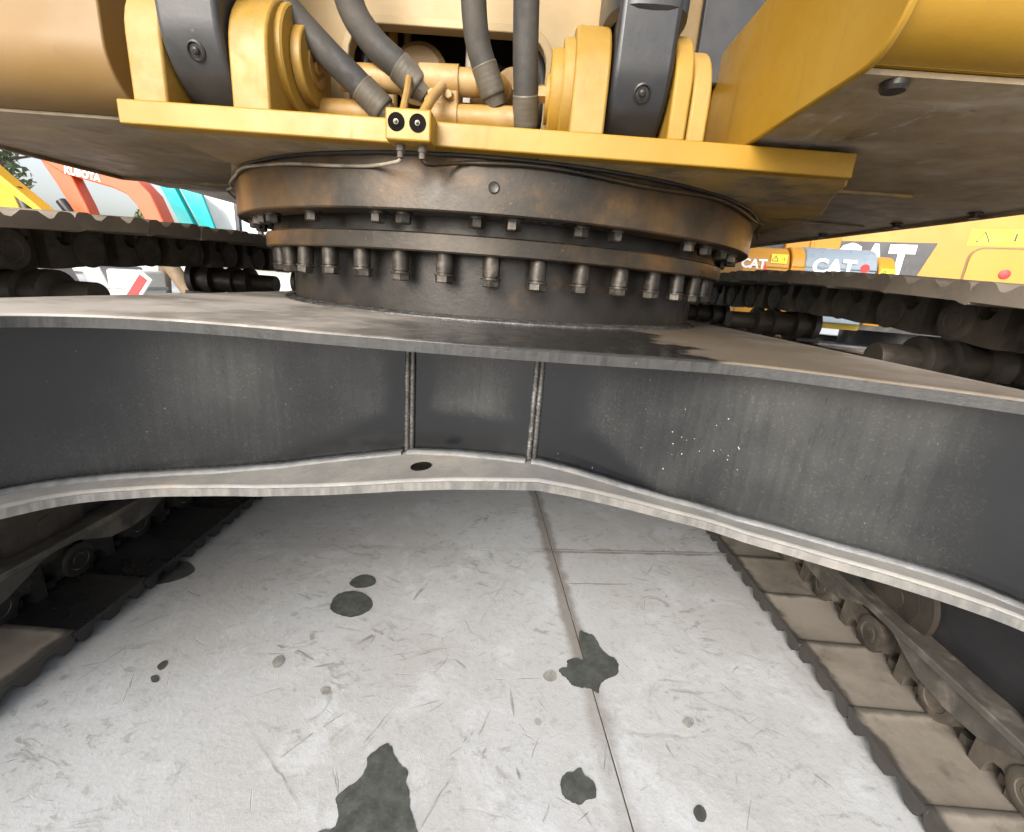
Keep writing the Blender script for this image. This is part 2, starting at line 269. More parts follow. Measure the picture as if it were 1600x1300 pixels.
# ------------------------------------------------------------------ mesh helpers
class MB:
    def __init__(s): s.v = []; s.f = []
    def add(s, vs, fs):
        o = len(s.v); s.v += [tuple(p) for p in vs]; s.f += [tuple(i + o for i in f) for f in fs]; return s
    def box(s, a, b):
        x0, y0, z0 = a; x1, y1, z1 = b
        return s.add([(x0, y0, z0), (x1, y0, z0), (x1, y1, z0), (x0, y1, z0), (x0, y0, z1), (x1, y0, z1), (x1, y1, z1), (x0, y1, z1)],
                     [(3, 2, 1, 0), (4, 5, 6, 7), (0, 1, 5, 4), (1, 2, 6, 5), (2, 3, 7, 6), (3, 0, 4, 7)])
    def prism(s, poly, axis, a, b, holes=()):
        """a 2D outline (with optional holes) extruded along an axis; x: poly=(y,z), y: poly=(x,z), z: poly=(x,y)"""
        def P(p, h): return (h, p[0], p[1]) if axis == 'x' else (p[0], h, p[1]) if axis == 'y' else (p[0], p[1], h)
        loops = [list(poly)] + [list(h) for h in holes]; flatp = [p for L in loops for p in L]; n = len(flatp)
        vs = [P(p, a) for p in flatp] + [P(p, b) for p in flatp]; fs = []
        if holes:
            for t in tessellate_polygon([[Vector((p[0], p[1], 0)) for p in L] for L in loops]):
                fs.append(tuple(t)); fs.append(tuple(i + n for i in reversed(t)))
        else: fs += [tuple(range(n)), tuple(range(2 * n - 1, n - 1, -1))]
        o = 0
        for L in loops:
            m = len(L)
            for i in range(m):
                j = (i + 1) % m; fs.append((o + i, o + j, o + j + n, o + i + n))
            o += m
        return s.add(vs, fs)
    def lathe(s, prof, c, axis=(0, 0, 1), n=32, caps=True):
        """prof: (radius, height) along the axis from point c"""
        A = Vector(axis).normalized(); t = Vector((1, 0, 0)) if abs(A.x) < .9 else Vector((0, 1, 0))
        u = A.cross(t).normalized(); w_ = A.cross(u); c = Vector(c); vs = []; fs = []
        for r, h in prof:
            for i in range(n):
                a = 2 * pi * i / n; vs.append(c + A * h + (u * cos(a) + w_ * sin(a)) * r)
        for k in range(len(prof) - 1):
            for i in range(n):
                j = (i + 1) % n; fs.append((k * n + i, k * n + j, (k + 1) * n + j, (k + 1) * n + i))
        if caps:
            fs.append(tuple(range(n - 1, -1, -1))); k = (len(prof) - 1) * n; fs.append(tuple(k + i for i in range(n)))
        return s.add(vs, fs)
    def cyl(s, a, b, r, n=16, r2=None):
        a = Vector(a); b = Vector(b); d = b - a
        return s.lathe([(r, 0), (r if r2 is None else r2, d.length)], a, d, n)
    def tube(s, pts, r, n=10, caps=True):
        pts = [Vector(p) for p in pts]; m = len(pts); vs = []; fs = []; up = None
        for i, p in enumerate(pts):
            d = (pts[min(i + 1, m - 1)] - pts[max(i - 1, 0)]).normalized()
            if up is None: up = d.cross(Vector((.31, .77, .53))).normalized()
            up = (up - d * up.dot(d)).normalized(); w_ = d.cross(up); rr = r[i] if isinstance(r, (list, tuple)) else r
            for k in range(n):
                a = 2 * pi * k / n; vs.append(p + (up * cos(a) + w_ * sin(a)) * rr)
        for i in range(m - 1):
            for k in range(n):
                j = (k + 1) % n; fs.append((i * n + k, i * n + j, (i + 1) * n + j, (i + 1) * n + k))
        if caps: fs.append(tuple(range(n - 1, -1, -1))); fs.append(tuple((m - 1) * n + k for k in range(n)))
        return s.add(vs, fs)
    def sphere(s, c, r, n=8):
        return s.lathe([(max(1e-4, r * sin(pi * i / n)), -r * cos(pi * i / n)) for i in range(n + 1)], c, (0, 0, 1), n * 2)
    def mesh(s, name, mat, smooth=35):
        me = bpy.data.meshes.new(name); me.from_pydata(s.v, [], s.f); me.validate()
        bm = bmesh.new(); bm.from_mesh(me); bmesh.ops.recalc_face_normals(bm, faces=bm.faces); bm.to_mesh(me); bm.free()
        if mat: me.materials.append(M[mat] if isinstance(mat, str) else mat)
        if smooth:
            me.shade_smooth(); me.set_sharp_from_angle(angle=radians(smooth))
        return me
    def build(s, name, mat, parent=None, smooth=35, bevel=0, seg=2):
        return link(name, s.mesh(name, mat, smooth), parent, bevel, seg)

def link(name, me, parent=None, bevel=0, seg=2):
    o = bpy.data.objects.new(name, me); COL.objects.link(o)
    if parent is not None: attach(o, parent)
    if bevel:
        b = o.modifiers.new('bevel', 'BEVEL'); b.width = bevel; b.segments = seg; b.limit_method = 'ANGLE'; b.angle_limit = radians(40)
    return o
WORLD_AT = {}
def attach(o, parent):
    """parent without moving: parents here are only translated (roots) or rotated (machines), tracked in WORLD_AT"""
    o.parent = parent
    if WORLD_AT.get(parent.name): o.matrix_parent_inverse = WORLD_AT[parent.name]
def thing(name, label, cat, loc=(0, 0, 0), group=None):
    o = bpy.data.objects.new(name, None); COL.objects.link(o); o.location = loc; o.empty_display_size = .2
    o['label'] = label; o['category'] = cat
    if group: o['group'] = group
    WORLD_AT[o.name] = Matrix.Translation(-Vector(loc)); return o
def part(name, parent, label=None):
    o = bpy.data.objects.new(name, None); COL.objects.link(o); attach(o, parent); o.empty_display_size = .1
    if label: o['label'] = label
    return o
def tag(o, label, cat, group=None, kind=None):
    if label: o['label'] = label
    if cat: o['category'] = cat
    if group: o['group'] = group
    if kind: o['kind'] = kind
    return o
def text_mesh(txt, size, mat, name='lettering', bold=.0, depth=.004):
    cu = bpy.data.curves.new(name, 'FONT'); cu.body = txt; cu.size = size; cu.extrude = depth / 2; cu.offset = bold
    cu.align_x = 'CENTER'; cu.align_y = 'CENTER'; cu.resolution_u = 3
    o = bpy.data.objects.new(name, cu); COL.objects.link(o)
    me = bpy.data.meshes.new_from_object(o.evaluated_get(bpy.context.evaluated_depsgraph_get()))
    COL.objects.unlink(o); bpy.data.objects.remove(o); me.materials.clear(); me.materials.append(M[mat]); return me
def arc(c, r, a0, a1, n): return [(c[0] + r * cos(radians(a0 + (a1 - a0) * i / n)), c[1] + r * sin(radians(a0 + (a1 - a0) * i / n))) for i in range(n + 1)]
def catmull(pts, n=6):
    P = [Vector(p) for p in pts]; P = [P[0] * 2 - P[1]] + P + [P[-1] * 2 - P[-2]]; out = []
    for i in range(1, len(P) - 2):
        for k in range(n):
            t = k / n; a, b, c, d = P[i - 1], P[i], P[i + 1], P[i + 2]
            out.append(.5 * ((2 * b) + (c - a) * t + (2 * a - 5 * b + 4 * c - d) * t * t + (3 * b - a - 3 * c + d) * t ** 3))
    out.append(P[-2]); return out
def lerp(xs, ys, x):
    if x <= xs[0]: return ys[0]
    for i in range(len(xs) - 1):
        if x <= xs[i + 1]:
            t = (x - xs[i]) / (xs[i + 1] - xs[i]); return ys[i] + t * (ys[i + 1] - ys[i])
    return ys[-1]

# ------------------------------------------------------------------ ground
g = MB(); g.add([(-220, -120, 0), (220, -120, 0), (220, 320, 0), (-220, 320, 0)], [(0, 1, 2, 3)])
ground = g.build('ground', 'joint', None, 0); ground.location.z = -.004; ground['kind'] = 'structure'
WORLD_AT['ground'] = Matrix.Translation((0, 0, .004))
SL = 4.6
for iu in range(-4, 5):
    for iv in range(-3, 8):
        u0, u1 = iu * SL, (iu + 1) * SL; v0, v1 = iv * SL, (iv + 1) * SL
        gu = .0018; gv = .0014 if iu >= 0 else .0006
        pts = [JO + JN * a + JV * b for a, b in ((u0 + gu, v0 + gv), (u1 - gu, v0 + gv), (u1 - gu, v1 - gv), (u0 + gu, v1 - gv))]
        b = MB(); dz = random.uniform(-.0012, .0012) if (iu, iv) not in ((-1, -1), (0, -1)) else 0
        b.prism([(p.x, p.y) for p in pts], 'z', -.03, dz)
        o = b.build('concrete_slab', 'concrete', ground, 0, .0012, 2)

ST = {
 'big': [(-0.234,0.745),(-0.215,0.745),(-0.204,0.726),(-0.185,0.708),(-0.167,0.696),(-0.166,0.675),(-0.153,0.654),(-0.147,0.629),(-0.131,0.605),(-0.121,0.585),(-0.116,0.552),(-0.216,0.544),(-0.301,0.572),(-0.274,0.587),(-0.283,0.618),(-0.292,0.631),(-0.280,0.653),(-0.261,0.672),(-0.254,0.695),(-0.257,0.719)],
 'round': [(-0.524,1.161),(-0.525,1.202),(-0.506,1.227),(-0.472,1.234),(-0.435,1.223),(-0.405,1.190),(-0.399,1.159),(-0.417,1.131),(-0.444,1.117),(-0.481,1.124),(-0.508,1.137)],
 'small_round': [(-0.507,1.272),(-0.499,1.304),(-0.473,1.322),(-0.442,1.315),(-0.426,1.293),(-0.429,1.269),(-0.453,1.253),(-0.484,1.252)],
 'joint': [(0.240,1.141),(0.261,1.136),(0.283,1.120),(0.291,1.086),(0.307,1.060),(0.328,1.044),(0.332,1.017),(0.319,0.986),(0.292,0.971),(0.273,0.953),(0.262,0.925),(0.244,0.938),(0.216,0.939),(0.195,0.945),(0.186,0.960),(0.166,0.983),(0.175,0.997),(0.190,1.002),(0.192,1.024),(0.218,1.036),(0.239,1.034),(0.233,1.092)],
 'fragment': [(0.123,0.968),(0.137,0.984),(0.154,0.982),(0.159,0.962),(0.145,0.948),(0.127,0.954)],
 'lower': [(0.151,0.701),(0.163,0.720),(0.180,0.724),(0.195,0.734),(0.204,0.718),(0.219,0.709),(0.224,0.692),(0.219,0.675),(0.203,0.671),(0.186,0.660),(0.167,0.666),(0.152,0.677)],
 'dot': [(0.414,0.667),(0.427,0.679),(0.438,0.676),(0.439,0.662),(0.430,0.650),(0.417,0.650)],
 'oil': [(-1.116,1.211),(-1.126,1.261),(-1.120,1.298),(-1.084,1.314),(-1.039,1.291),(-1.018,1.265),(-1.027,1.230),(-1.057,1.200),(-1.091,1.186)],
 'd1': [(-0.581,0.935),(-0.579,0.953),(-0.568,0.960),(-0.553,0.945),(-0.554,0.924),(-0.566,0.919)],
 'd2': [(-0.426,0.868),(-0.419,0.877),(-0.406,0.875),(-0.401,0.861),(-0.413,0.854)],
 'd3': [(-0.849,0.893),(-0.848,0.909),(-0.837,0.912),(-0.828,0.893),(-0.833,0.883)],
 'd4': [(-0.840,0.863),(-0.832,0.869),(-0.818,0.861),(-0.814,0.850),(-0.826,0.849)],
 'd5': [(0.457,0.865),(0.472,0.877),(0.487,0.875),(0.481,0.858),(0.464,0.849)]}
LB = {'big': 'large jagged dark wet stain running out of the bottom of the photo on bare concrete',
 'round': 'round dark wet spot on the concrete, the bigger of a touching-near pair',
 'small_round': 'small oval dark wet spot just behind the bigger round spot on the concrete',
 'joint': 'ragged dark wet stain lying across the long slab joint',
 'fragment': 'little damp blot just left of the ragged stain on the slab joint',
 'lower': 'lobed dark wet spot beside the slab joint, nearer the camera than the ragged stain',
 'dot': 'small dark oval drip on the slab right of the joint near the bottom edge',
 'oil': 'flat oval oil stain creeping out from under the left track shoes',
 'd1': 'faint damp drip on the open concrete left of the round wet spots',
 'd2': 'tiny faint drip between the round spots and the large jagged stain',
 'd3': 'small dark fleck on the concrete beside the left track, upper of two',
 'd4': 'small dark fleck on the concrete beside the left track, lower of two',
 'd5': 'faint damp drip on the right slab between the joint and the right track'}
for kx, P in ST.items():
    c = Vector((sum(p[0] for p in P) / len(P), sum(p[1] for p in P) / len(P), 0))
    Q = P + [P[0]]; fine = []
    for i in range(len(P)):
        a, b, c_, d = (Vector((*P[(i + j) % len(P)], 0)) for j in (-1, 0, 1, 2))
        for t in (0, .25, .5, .75):
            q = .5 * ((2 * b) + (c_ - a) * t + (2 * a - 5 * b + 4 * c_ - d) * t * t + (3 * b - a - 3 * c_ + d) * t ** 3)
            if t: q += (q - c) * random.uniform(-.03, .03)
            fine.append((q.x - c.x, q.y - c.y))
    b = MB(); b.prism(fine, 'z', 0, .0004)
    o = b.build('wet_stain', 'wet_faint' if kx in ('d1', 'd2', 'd5', 'fragment') else 'wet', None, 0); o.location = (c.x, c.y, .0008)
    tag(o, LB[kx], 'stain', 'wet stains on the concrete')

SCR = [(-0.359,0.836,-0.271,0.871,0.0022),(-0.295,0.704,-0.228,0.849,0.0023),(-0.288,0.700,-0.220,0.842,0.0017),(-0.031,0.782,-0.007,0.850,0.0026),(-0.117,0.595,-0.076,0.693,0.0034),(0.104,0.609,0.127,0.653,0.0029),(-0.350,0.966,-0.101,1.039,0.0029),(-0.271,0.969,-0.160,1.019,0.0058),(-0.065,1.003,-0.002,1.055,0.0024),(-0.126,1.224,0.027,1.319,0.0027),(-0.067,1.123,0.043,1.439,0.0027),(-0.223,1.473,0.146,1.442,0.0029),(0.034,1.301,0.090,1.260,0.0053),(0.071,1.331,0.115,1.305,0.0041),(-0.165,0.937,-0.136,0.996,0.0046),(-0.115,0.992,-0.069,0.953,0.0046),(-0.136,0.718,-0.092,0.738,0.0041),(-0.091,0.730,-0.062,0.757,0.0031),(0.398,0.807,0.408,0.769,0.0033),(0.141,1.500,0.231,1.142,0.0021),(0.256,0.880,0.283,0.679,0.0021),(0.290,0.669,0.330,0.708,0.0051),(0.055,0.719,0.073,0.683,0.0050),(-0.520,0.742,-0.348,0.608,0.0026),(0.036,0.917,0.048,0.840,0.0076),(-0.617,0.996,-0.484,0.952,0.0098),(-0.473,0.929,-0.399,0.949,0.0094),(-0.403,0.999,-0.326,1.086,0.0110),(-0.371,0.996,-0.348,1.054,0.0073),(-0.280,1.214,-0.252,1.309,0.0134),(-0.436,0.700,-0.348,0.808,0.0075),(-0.391,1.086,-0.291,1.039,0.0086),(-0.198,0.837,-0.131,0.863,0.0032),(-0.167,0.820,-0.122,0.859,0.0032),(-0.249,0.889,-0.213,0.898,0.0045),(-0.170,1.074,-0.122,1.109,0.0037),(-0.191,1.094,-0.165,1.104,0.0025),(-0.041,0.794,-0.063,0.766,0.0041),(0.396,0.894,0.405,0.845,0.0028),(0.177,0.663,0.208,0.620,0.0020),(-0.813,1.513,-0.774,1.508,0.0049),(-0.715,1.488,-0.710,1.543,0.0048),]
b = MB()
def sliver(x0, y0, x1, y1, w_):
    a = Vector((x0, y0)); c = Vector((x1, y1)); d = c - a; nn = Vector((-d.y, d.x)).normalized(); n = max(3, int(d.length / .02)); L_, R__ = [], []
    for i in range(n + 1):
        t = i / n; q = a + d * t + nn * (random.gauss(0, .0012) + .012 * d.length * sin(t * 3)); hw = w_ * .5 * (.25 + sin(pi * min(1, max(0, t))) * .75) * random.uniform(.35, 1.1)
        L_.append((*(q + nn * hw), .0022)); R__.append((*(q - nn * hw), .0022))
    i = 0
    while i < n:
        if random.random() < .78: b.add([L_[i], R__[i], R__[i + 1], L_[i + 1]], [(0, 1, 2, 3)])
        i += 1
for q in SCR: sliver(*q)
for _ in range(16):
    x = random.uniform(-.95, .8); y = random.uniform(.5, 1.9); a = random.choice((.9, 1.05, 2.3, .4, 2.0)) + random.gauss(0, .15); L = random.uniform(.015, .07); sliver(x, y, x + cos(a) * L, y + sin(a) * L, random.uniform(.0008, .0025))
o = b.build('scrape_marks', 'scrape', None, 0); tag(o, 'thin dark scrape marks scattered over the worn concrete', 'scrapes', kind='stuff')

# ------------------------------------------------------------------ the excavator overhead
CX, CY = -.1071, 1.6854
EX = thing('excavator', 'large yellow and black crawler excavator seen from below its front, filling the photo', 'excavator', (CX, CY, 0))

# --- car body (the X frame): a deck plate and an arched belly plate joined by upright webs
car = part('car_body', EX)
ZT, TT = .900, .017
front = [(-.93, .02), (-.86, .16), (-.79, .32), (-.725, .47), (-.685, .550), (-.655, .592), (-.61, .623), (-.56, .642), (-.50, .651), (-.43, .653), (-.36, .649), (-.29, .643), (-.21, .640), (-.135, .637), (-.05, .637), (.04, .640), (.13, .646), (.22, .654), (.29, .655), (.35, .643), (.41, .617), (.47, .587), (.525, .561), (.578, .531), (.64, .496), (.72, .452), (.80, .408), (.88, .365)]
fr = [Vector((x, y)) for x, y in front]
def z_belly(x): return lerp([-1.2, -.74, -.66, -.595, -.51, -.405, -.318, -.216, -.166, -.097, -.019, .039, .099, .161, .266, .367, .492, .584, .63, .666, .9], [.62, .648, .640, .636, .638, .646, .659, .675, .684, .693, .699, .702, .694, .682, .659, .644, .642, .641, .638, .631, .590], x)
FL, FRX = -.872, .655                     # folds where the deck turns down to the track frames
def dense(pts, n=4): return [Vector(p[:2]) for p in catmull([(*p, 0) for p in pts], n)]
FRD = dense(front)
deck_out = [(FL, .14)] + [(p.x, p.y) for p in FRD if FL < p.x < FRX] + [(FRX, .4885)]
back = [(FRX, 2 * CY - .3), (.35, 2 * CY - .55), (-.57, 2 * CY - .55), (FL, 2 * CY - .3)]
b = MB(); b.prism(deck_out + back, 'z', ZT - TT, ZT)
b.build('top_plate', 'deck', car, 35, .003)
b = MB()                                  # plate edge, worn bare: a thin strip standing 2 mm proud of the plate's own edge
def offset_curve(pts, d):
    out = []
    for i, p in enumerate(pts):
        a = pts[max(i - 1, 0)]; c = pts[min(i + 1, len(pts) - 1)]; t = (c - a).normalized(); out.append(p + Vector((-t.y, t.x)) * d)
    return out
def ribbon(mb, c0, c1, z0, z1):
    """a strip between two plan curves, z0/z1 functions giving its lower and upper height"""
    n = len(c0); vs = []; fs = []
    for i in range(n):
        vs += [(*c0[i], z0(c0[i].x)), (*c0[i], z1(c0[i].x)), (*c1[i], z1(c1[i].x)), (*c1[i], z0(c1[i].x))]
    for i in range(n - 1):
        o = i * 4; p = o + 4
        fs += [(o, p, p + 1, o + 1), (o + 1, p + 1, p + 2, o + 2), (o + 2, p + 2, p + 3, o + 3), (o + 3, p + 3, p, o)]
    fs += [(0, 1, 2, 3), tuple((n - 1) * 4 + i for i in (3, 2, 1, 0))]; mb.add(vs, fs)
dk = [p for p in FRD if FL < p.x < FRX]
ribbon(b, offset_curve(dk, -.002), offset_curve(dk, .006), lambda x: ZT - TT - .001, lambda x: ZT - .0035)
b.build('plate_edge', 'black_edge', car, 50)
for sgn, xf, xo in ((-1, FL, -1.30), (1, FRX, 1.09)):
    b = MB(); b.prism([(xf, ZT), (xf, ZT - TT), (xo, .60), (xo, .63)], 'y', .489 if sgn > 0 else .14, 2 * CY - .3)
    b.build('side_slope_plate', 'deck', car, 35)
# belly plate
b = MB(); bf = [p for p in FRD]; TB = .017
bk = [Vector((p.x, 2 * CY - p.y)) for p in bf]
n = len(bf); vs = []; fs = []
for i in range(n):
    z = z_belly(bf[i].x); vs += [(*bf[i], z - TB), (*bf[i], z), (*bk[i], z), (*bk[i], z - TB)]
for i in range(n - 1):
    o = i * 4; p = o + 4
    fs += [(o, p, p + 1, o + 1), (o + 1, p + 1, p + 2, o + 2), (o + 2, p + 2, p + 3, o + 3), (o + 3, p + 3, p, o)]
b.add(vs, fs + [(0, 1, 2, 3), tuple((n - 1) * 4 + i for i in (3, 2, 1, 0))]); b.build('bottom_plate', 'flange', car, 35, .004)
b = MB(); ribbon(b, offset_curve(bf, -.002), offset_curve(bf, .005), lambda x: z_belly(x) - TB - .001, lambda x: z_belly(x) - .005)
b.build('plate_edge', 'flange_edge', car, 50)
# webs: three panels between the plates, meeting at two upright creases
def setback(x): return lerp([-.9, -.66, -.6, -.5, -.42, -.34, -.24, -.17, .03, .127, .215, .4, .9], [.040, .044, .052, .064, .086, .110, .127, .132, .080, .060, .050, .047, .044], x)
def offset_var(pts):
    out = []
    for i, p in enumerate(pts):
        a = pts[max(i - 1, 0)]; c = pts[min(i + 1, len(pts) - 1)]; t = (c - a).normalized(); out.append(p + Vector((-t.y, t.x)) * setback(p.x))
    return out
web = offset_var(FRD); web = [p for p in web if p.x > -1.0]
XA, XB = -.189, .030
def ywalk(x):
    for a, c in zip(web, web[1:]):
        if a.x <= x <= c.x: return a.y + (c.y - a.y) * (x - a.x) / max(1e-6, c.x - a.x)
    return web[-1].y
WA, WB = Vector((XA, .771)), Vector((XB, .718))
pan = [[p for p in web if p.x < XA - .12] + [WA], [WA, WB], [WB] + [p for p in web if p.x > XB + .14]]
for k, P in enumerate(pan):
    if k == 0: P = dense([(p.x, p.y) for p in P[::3] + ([P[-1]] if (len(P) - 1) % 3 else [])], 4)
    if k == 2: P = dense([(p.x, p.y) for p in P[:1] + P[1::3]], 4)
    if k == 1: P = [WA.lerp(WB, i / 8) for i in range(9)]
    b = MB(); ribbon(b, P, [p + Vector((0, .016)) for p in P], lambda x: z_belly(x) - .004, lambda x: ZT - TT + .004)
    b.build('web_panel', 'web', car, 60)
    wb = MB(); pts = []
    for i in range(len(P) - 1):
        for t in (0, .34, .67): q = P[i].lerp(P[i + 1], t); pts.append((q.x, q.y - .003, z_belly(q.x) + .002))
    wb.tube(pts, [.0040 + .0004 * sin(i * 2.1) for i in range(len(pts))], 8); wb.build('weld_bead', 'black_gloss', car, 60)
    wb = MB(); wb.tube([(x, y - .008, z - .0035) for x, y, z in pts], [.0075 + .0003 * sin(i * 1.3) for i in range(len(pts))], 10); wb.build('weld_fillet', 'weld_grey', car, 60)
for P in (WA, WB):                        # upright weld seams at the creases
    for dx in (-.0045, .0045):
        wb = MB(); m = 60; pts = [(P.x + dx, P.y - .003, z_belly(P.x) + (ZT - TT - z_belly(P.x)) * i / m) for i in range(m + 1)]
        wb.tube(pts, [.0044 + .0006 * sin(i * 2.7 + dx * 300) + random.uniform(-.0003, .0003) for i in range(m + 1)], 8); wb.build('weld_bead', 'weld', car, 60)
b = MB(); b.lathe([(.0, -.004), (.017, -.004), (.017, .0008), (.0145, .0008), (.013, -.001), (0.0001, -.001)], (-.150, .688, z_belly(-.150) + .0012), (-.13, 0, 1), 20, False)
b.build('drain_hole_shade', 'hole', car, 0)  # shallow black disc, shade of an open hole put into its colour

# --- slewing ring
ring = part('slewing_ring', EX)
R1, R2, R3 = .7854, .7212, .6527
Z1T, Z1B, Z2B = 1.1966, 1.1023, 1.0343
def ringmesh(prof, n=128):
    m = MB(); P = prof + [prof[0]]; return m.lathe([(r, z) for r, z in P], (CX, CY, 0), (0, 0, 1), n, False)
ringmesh([(R1 - .004, Z1T), (R1, Z1T - .004), (R1, Z1B + .003), (R1 - .003, Z1B), (R1 - .075, Z1B), (R1 - .075, Z1T)]).build('outer_housing', 'ring', ring, 40)
ringmesh([(R2 - .022, Z1B + .02), (R2 - .022, Z2B + .03), (R2 - .10, Z2B + .03), (R2 - .10, Z1B + .02)]).build('seal_band', 'ring_dark', ring, 40)
ringmesh([(R2 - .003, 1.0715), (R2, 1.0685), (R2, Z2B + .003), (R2 - .003, Z2B), (R2 - .11, Z2B), (R2 - .11, 1.0715)]).build('inner_race', 'ring', ring, 40)
ringmesh([(R3, Z2B + .02), (R3, ZT - .002), (R3 - .04, ZT - .002), (R3 - .04, Z2B + .02)]).build('pedestal', 'ring_dark', ring, 40)
# wet weld at the foot of the pedestal: three ropy passes
for dr, dz, rr in ((.006, .003, .006), (.016, .0015, .0055), (.0255, .0005, .005)):
    m = MB(); k = 420; m.tube([(CX + (R3 + dr) * cos(2 * pi * i / k), CY + (R3 + dr) * sin(2 * pi * i / k), ZT + dz) for i in range(k + 1)], [rr + .0004 * sin(i * 1.7 + dr * 900) for i in range(k + 1)], 6)
    m.build('weld_bead', 'weld', ring, 60)
m = MB(); k = 160; m.tube([(CX + (R1 + .002) * cos(2 * pi * i / k), CY + (R1 + .002) * sin(2 * pi * i / k), Z1T) for i in range(k + 1)], [.005 + .0008 * sin(i * 2.3) for i in range(k + 1)], 8)
m.build('weld_bead', 'ring_dark', ring, 60)
# long bolts on spacer sleeves under the race
m = MB(); m.lathe([(.0185, 0), (.0185, -.040), (.0155, -.0405), (.0155, -.0425)], (0, 0, 0), (0, 0, 1), 14)
m.lathe([(.0215, -.0425), (.0215, -.046)], (0, 0, 0), (0, 0, 1), 16); m.lathe([(.0200, -.046), (.0200, -.0585), (.0175, -.061)], (0, 0, 0), (0, 0, 1), 6)
me = m.mesh('spacer_bolt', 'bolt', 30)
NB = 44
for i in range(NB):
    a = -pi / 2 + (i + .30) * 2 * pi / NB
    o = link('spacer_bolt', me, ring); o.location = (CX + .690 * cos(a), CY + .690 * sin(a), Z2B + random.uniform(-.001, .0025)); o.rotation_euler = (random.gauss(0, .02), random.gauss(0, .02), i * 1.3)
# short hex bolts under the housing, unevenly spaced as in the picture
m = MB(); m.lathe([(.0185, 0), (.0185, -.0045)], (0, 0, 0), (0, 0, 1), 18); m.lathe([(.0155, -.0045), (.0155, -.0185), (.0135, -.021)], (0, 0, 0), (0, 0, 1), 6)
me = m.mesh('ring_bolt', 'bolt', 30)
degs = [-62.5, -52, -47, -42, -29, -15.5, -11.2, 0, 5.5, 16, 22, 38, 44, 52, 60] + list(range(72, 290, 12))
PX = [(-.5715, 0)]
for i, d in enumerate(degs):
    a = radians(-90 + d); o = link('ring_bolt', me, ring); o.location = (CX + .744 * cos(a), CY + .744 * sin(a), Z1B); o.rotation_euler.z = i * .7
a = radians(-90 + 0.0)
gx = -.0735; gy = CY - sqrt(R1 ** 2 - (gx - CX) ** 2); m = MB(); dn = Vector((gx - CX, gy - CY, 0)).normalized()
m.lathe([(.0105, -.004), (.0105, .0016), (.0085, .0030), (.0065, .0022), (.0001, .0022)], (gx, gy, 1.148), dn, 18, False); m.build('grease_plug', 'ring_dark', ring, 30)

# --- tracks
PITCH_T = .216
YF, YB = -.25, 3.62
def z_top(y): return 1.066 - (.060 * ((2.0 - y) / 1.2) ** 1.6 if y < 2.0 else .012 * (y - 2.0) ** 2)
def track_path():
    P = []; zb = .05; N = 60
    for i in range(N + 1): P.append((YF + (YB - YF) * i / N, zb))
    zt = z_top(YB); r = (zt - zb) / 2
    for i in range(1, 24): a = -90 + 180 * i / 24; P.append((YB + r * cos(radians(a)), zb + r + r * sin(radians(a))))
    for i in range(N + 1): y = YB - (YB - YF) * i / N; P.append((y, z_top(y)))
    zt = z_top(YF); r = (zt - zb) / 2
    for i in range(1, 24): a = 90 + 180 * i / 24; P.append((YF + r * cos(radians(a)), zb + r + r * sin(radians(a))))
    return P
PATH = track_path(); CUM = [0]
for a, c in zip(PATH, PATH[1:] + PATH[:1]): CUM.append(CUM[-1] + math.dist(a, c))
LEN = CUM[-1]
def at_s(s_):
    s_ %= LEN; lo, hi = 0, len(CUM) - 1
    while hi - lo > 1:
        mid = (lo + hi) // 2
        if CUM[mid] <= s_: lo = mid
        else: hi = mid
    a = PATH[lo % len(PATH)]; c = PATH[(lo + 1) % len(PATH)]; t = (s_ - CUM[lo]) / max(1e-9, CUM[lo + 1] - CUM[lo])
    return Vector((a[0] + (c[0] - a[0]) * t, a[1] + (c[1] - a[1]) * t))
def shoe_mesh(mat, sgn, deep=True):
    h = PITCH_T / 2; P = [(-h - .004, 0), (h - .022, 0), (h - .012, .0035), (h + .002, .0065), (h + .008, .004), (h + .008, -.006)]
    bot = [(h + .004, -.018), (h - .004, -.034), (h - .012, -.039), (h - .034, -.040), (h - .043, -.036), (h - .055, -.024), (.040, -.022), (.028, -.030), (.018, -.037), (-.018, -.037), (-.028, -.030), (-.040, -.022),
           (-h + .058, -.024), (-h + .046, -.036), (-h + .038, -.040), (-h + .016, -.039), (-h + .008, -.034), (-h + .002, -.018), (-h - .004, -.012)]
    if deep:
        bot = [(h + .004, -.016), (h - .004, -.036), (h - .010, -.042), (h - .030, -.043), (h - .037, -.036), (h - .047, -.017), (.034, -.015), (.022, -.034), (.014, -.041), (-.014, -.041), (-.022, -.034), (-.034, -.015),
               (-h + .052, -.017), (-h + .042, -.036), (-h + .035, -.043), (-h + .016, -.042), (-h + .009, -.036), (-h + .002, -.016), (-h - .004, -.012)]
    b = MB(); b.prism(P + bot, 'x', -.35, .35)
    for x in (-.17, -.09, .09, .17):
        for t in (-.045, .045): b.lathe([(.014, -.013), (.014, -.024)], (x, t, 0), (0, 0, 1), 6)
    return b.mesh('track_shoe', mat, 40)
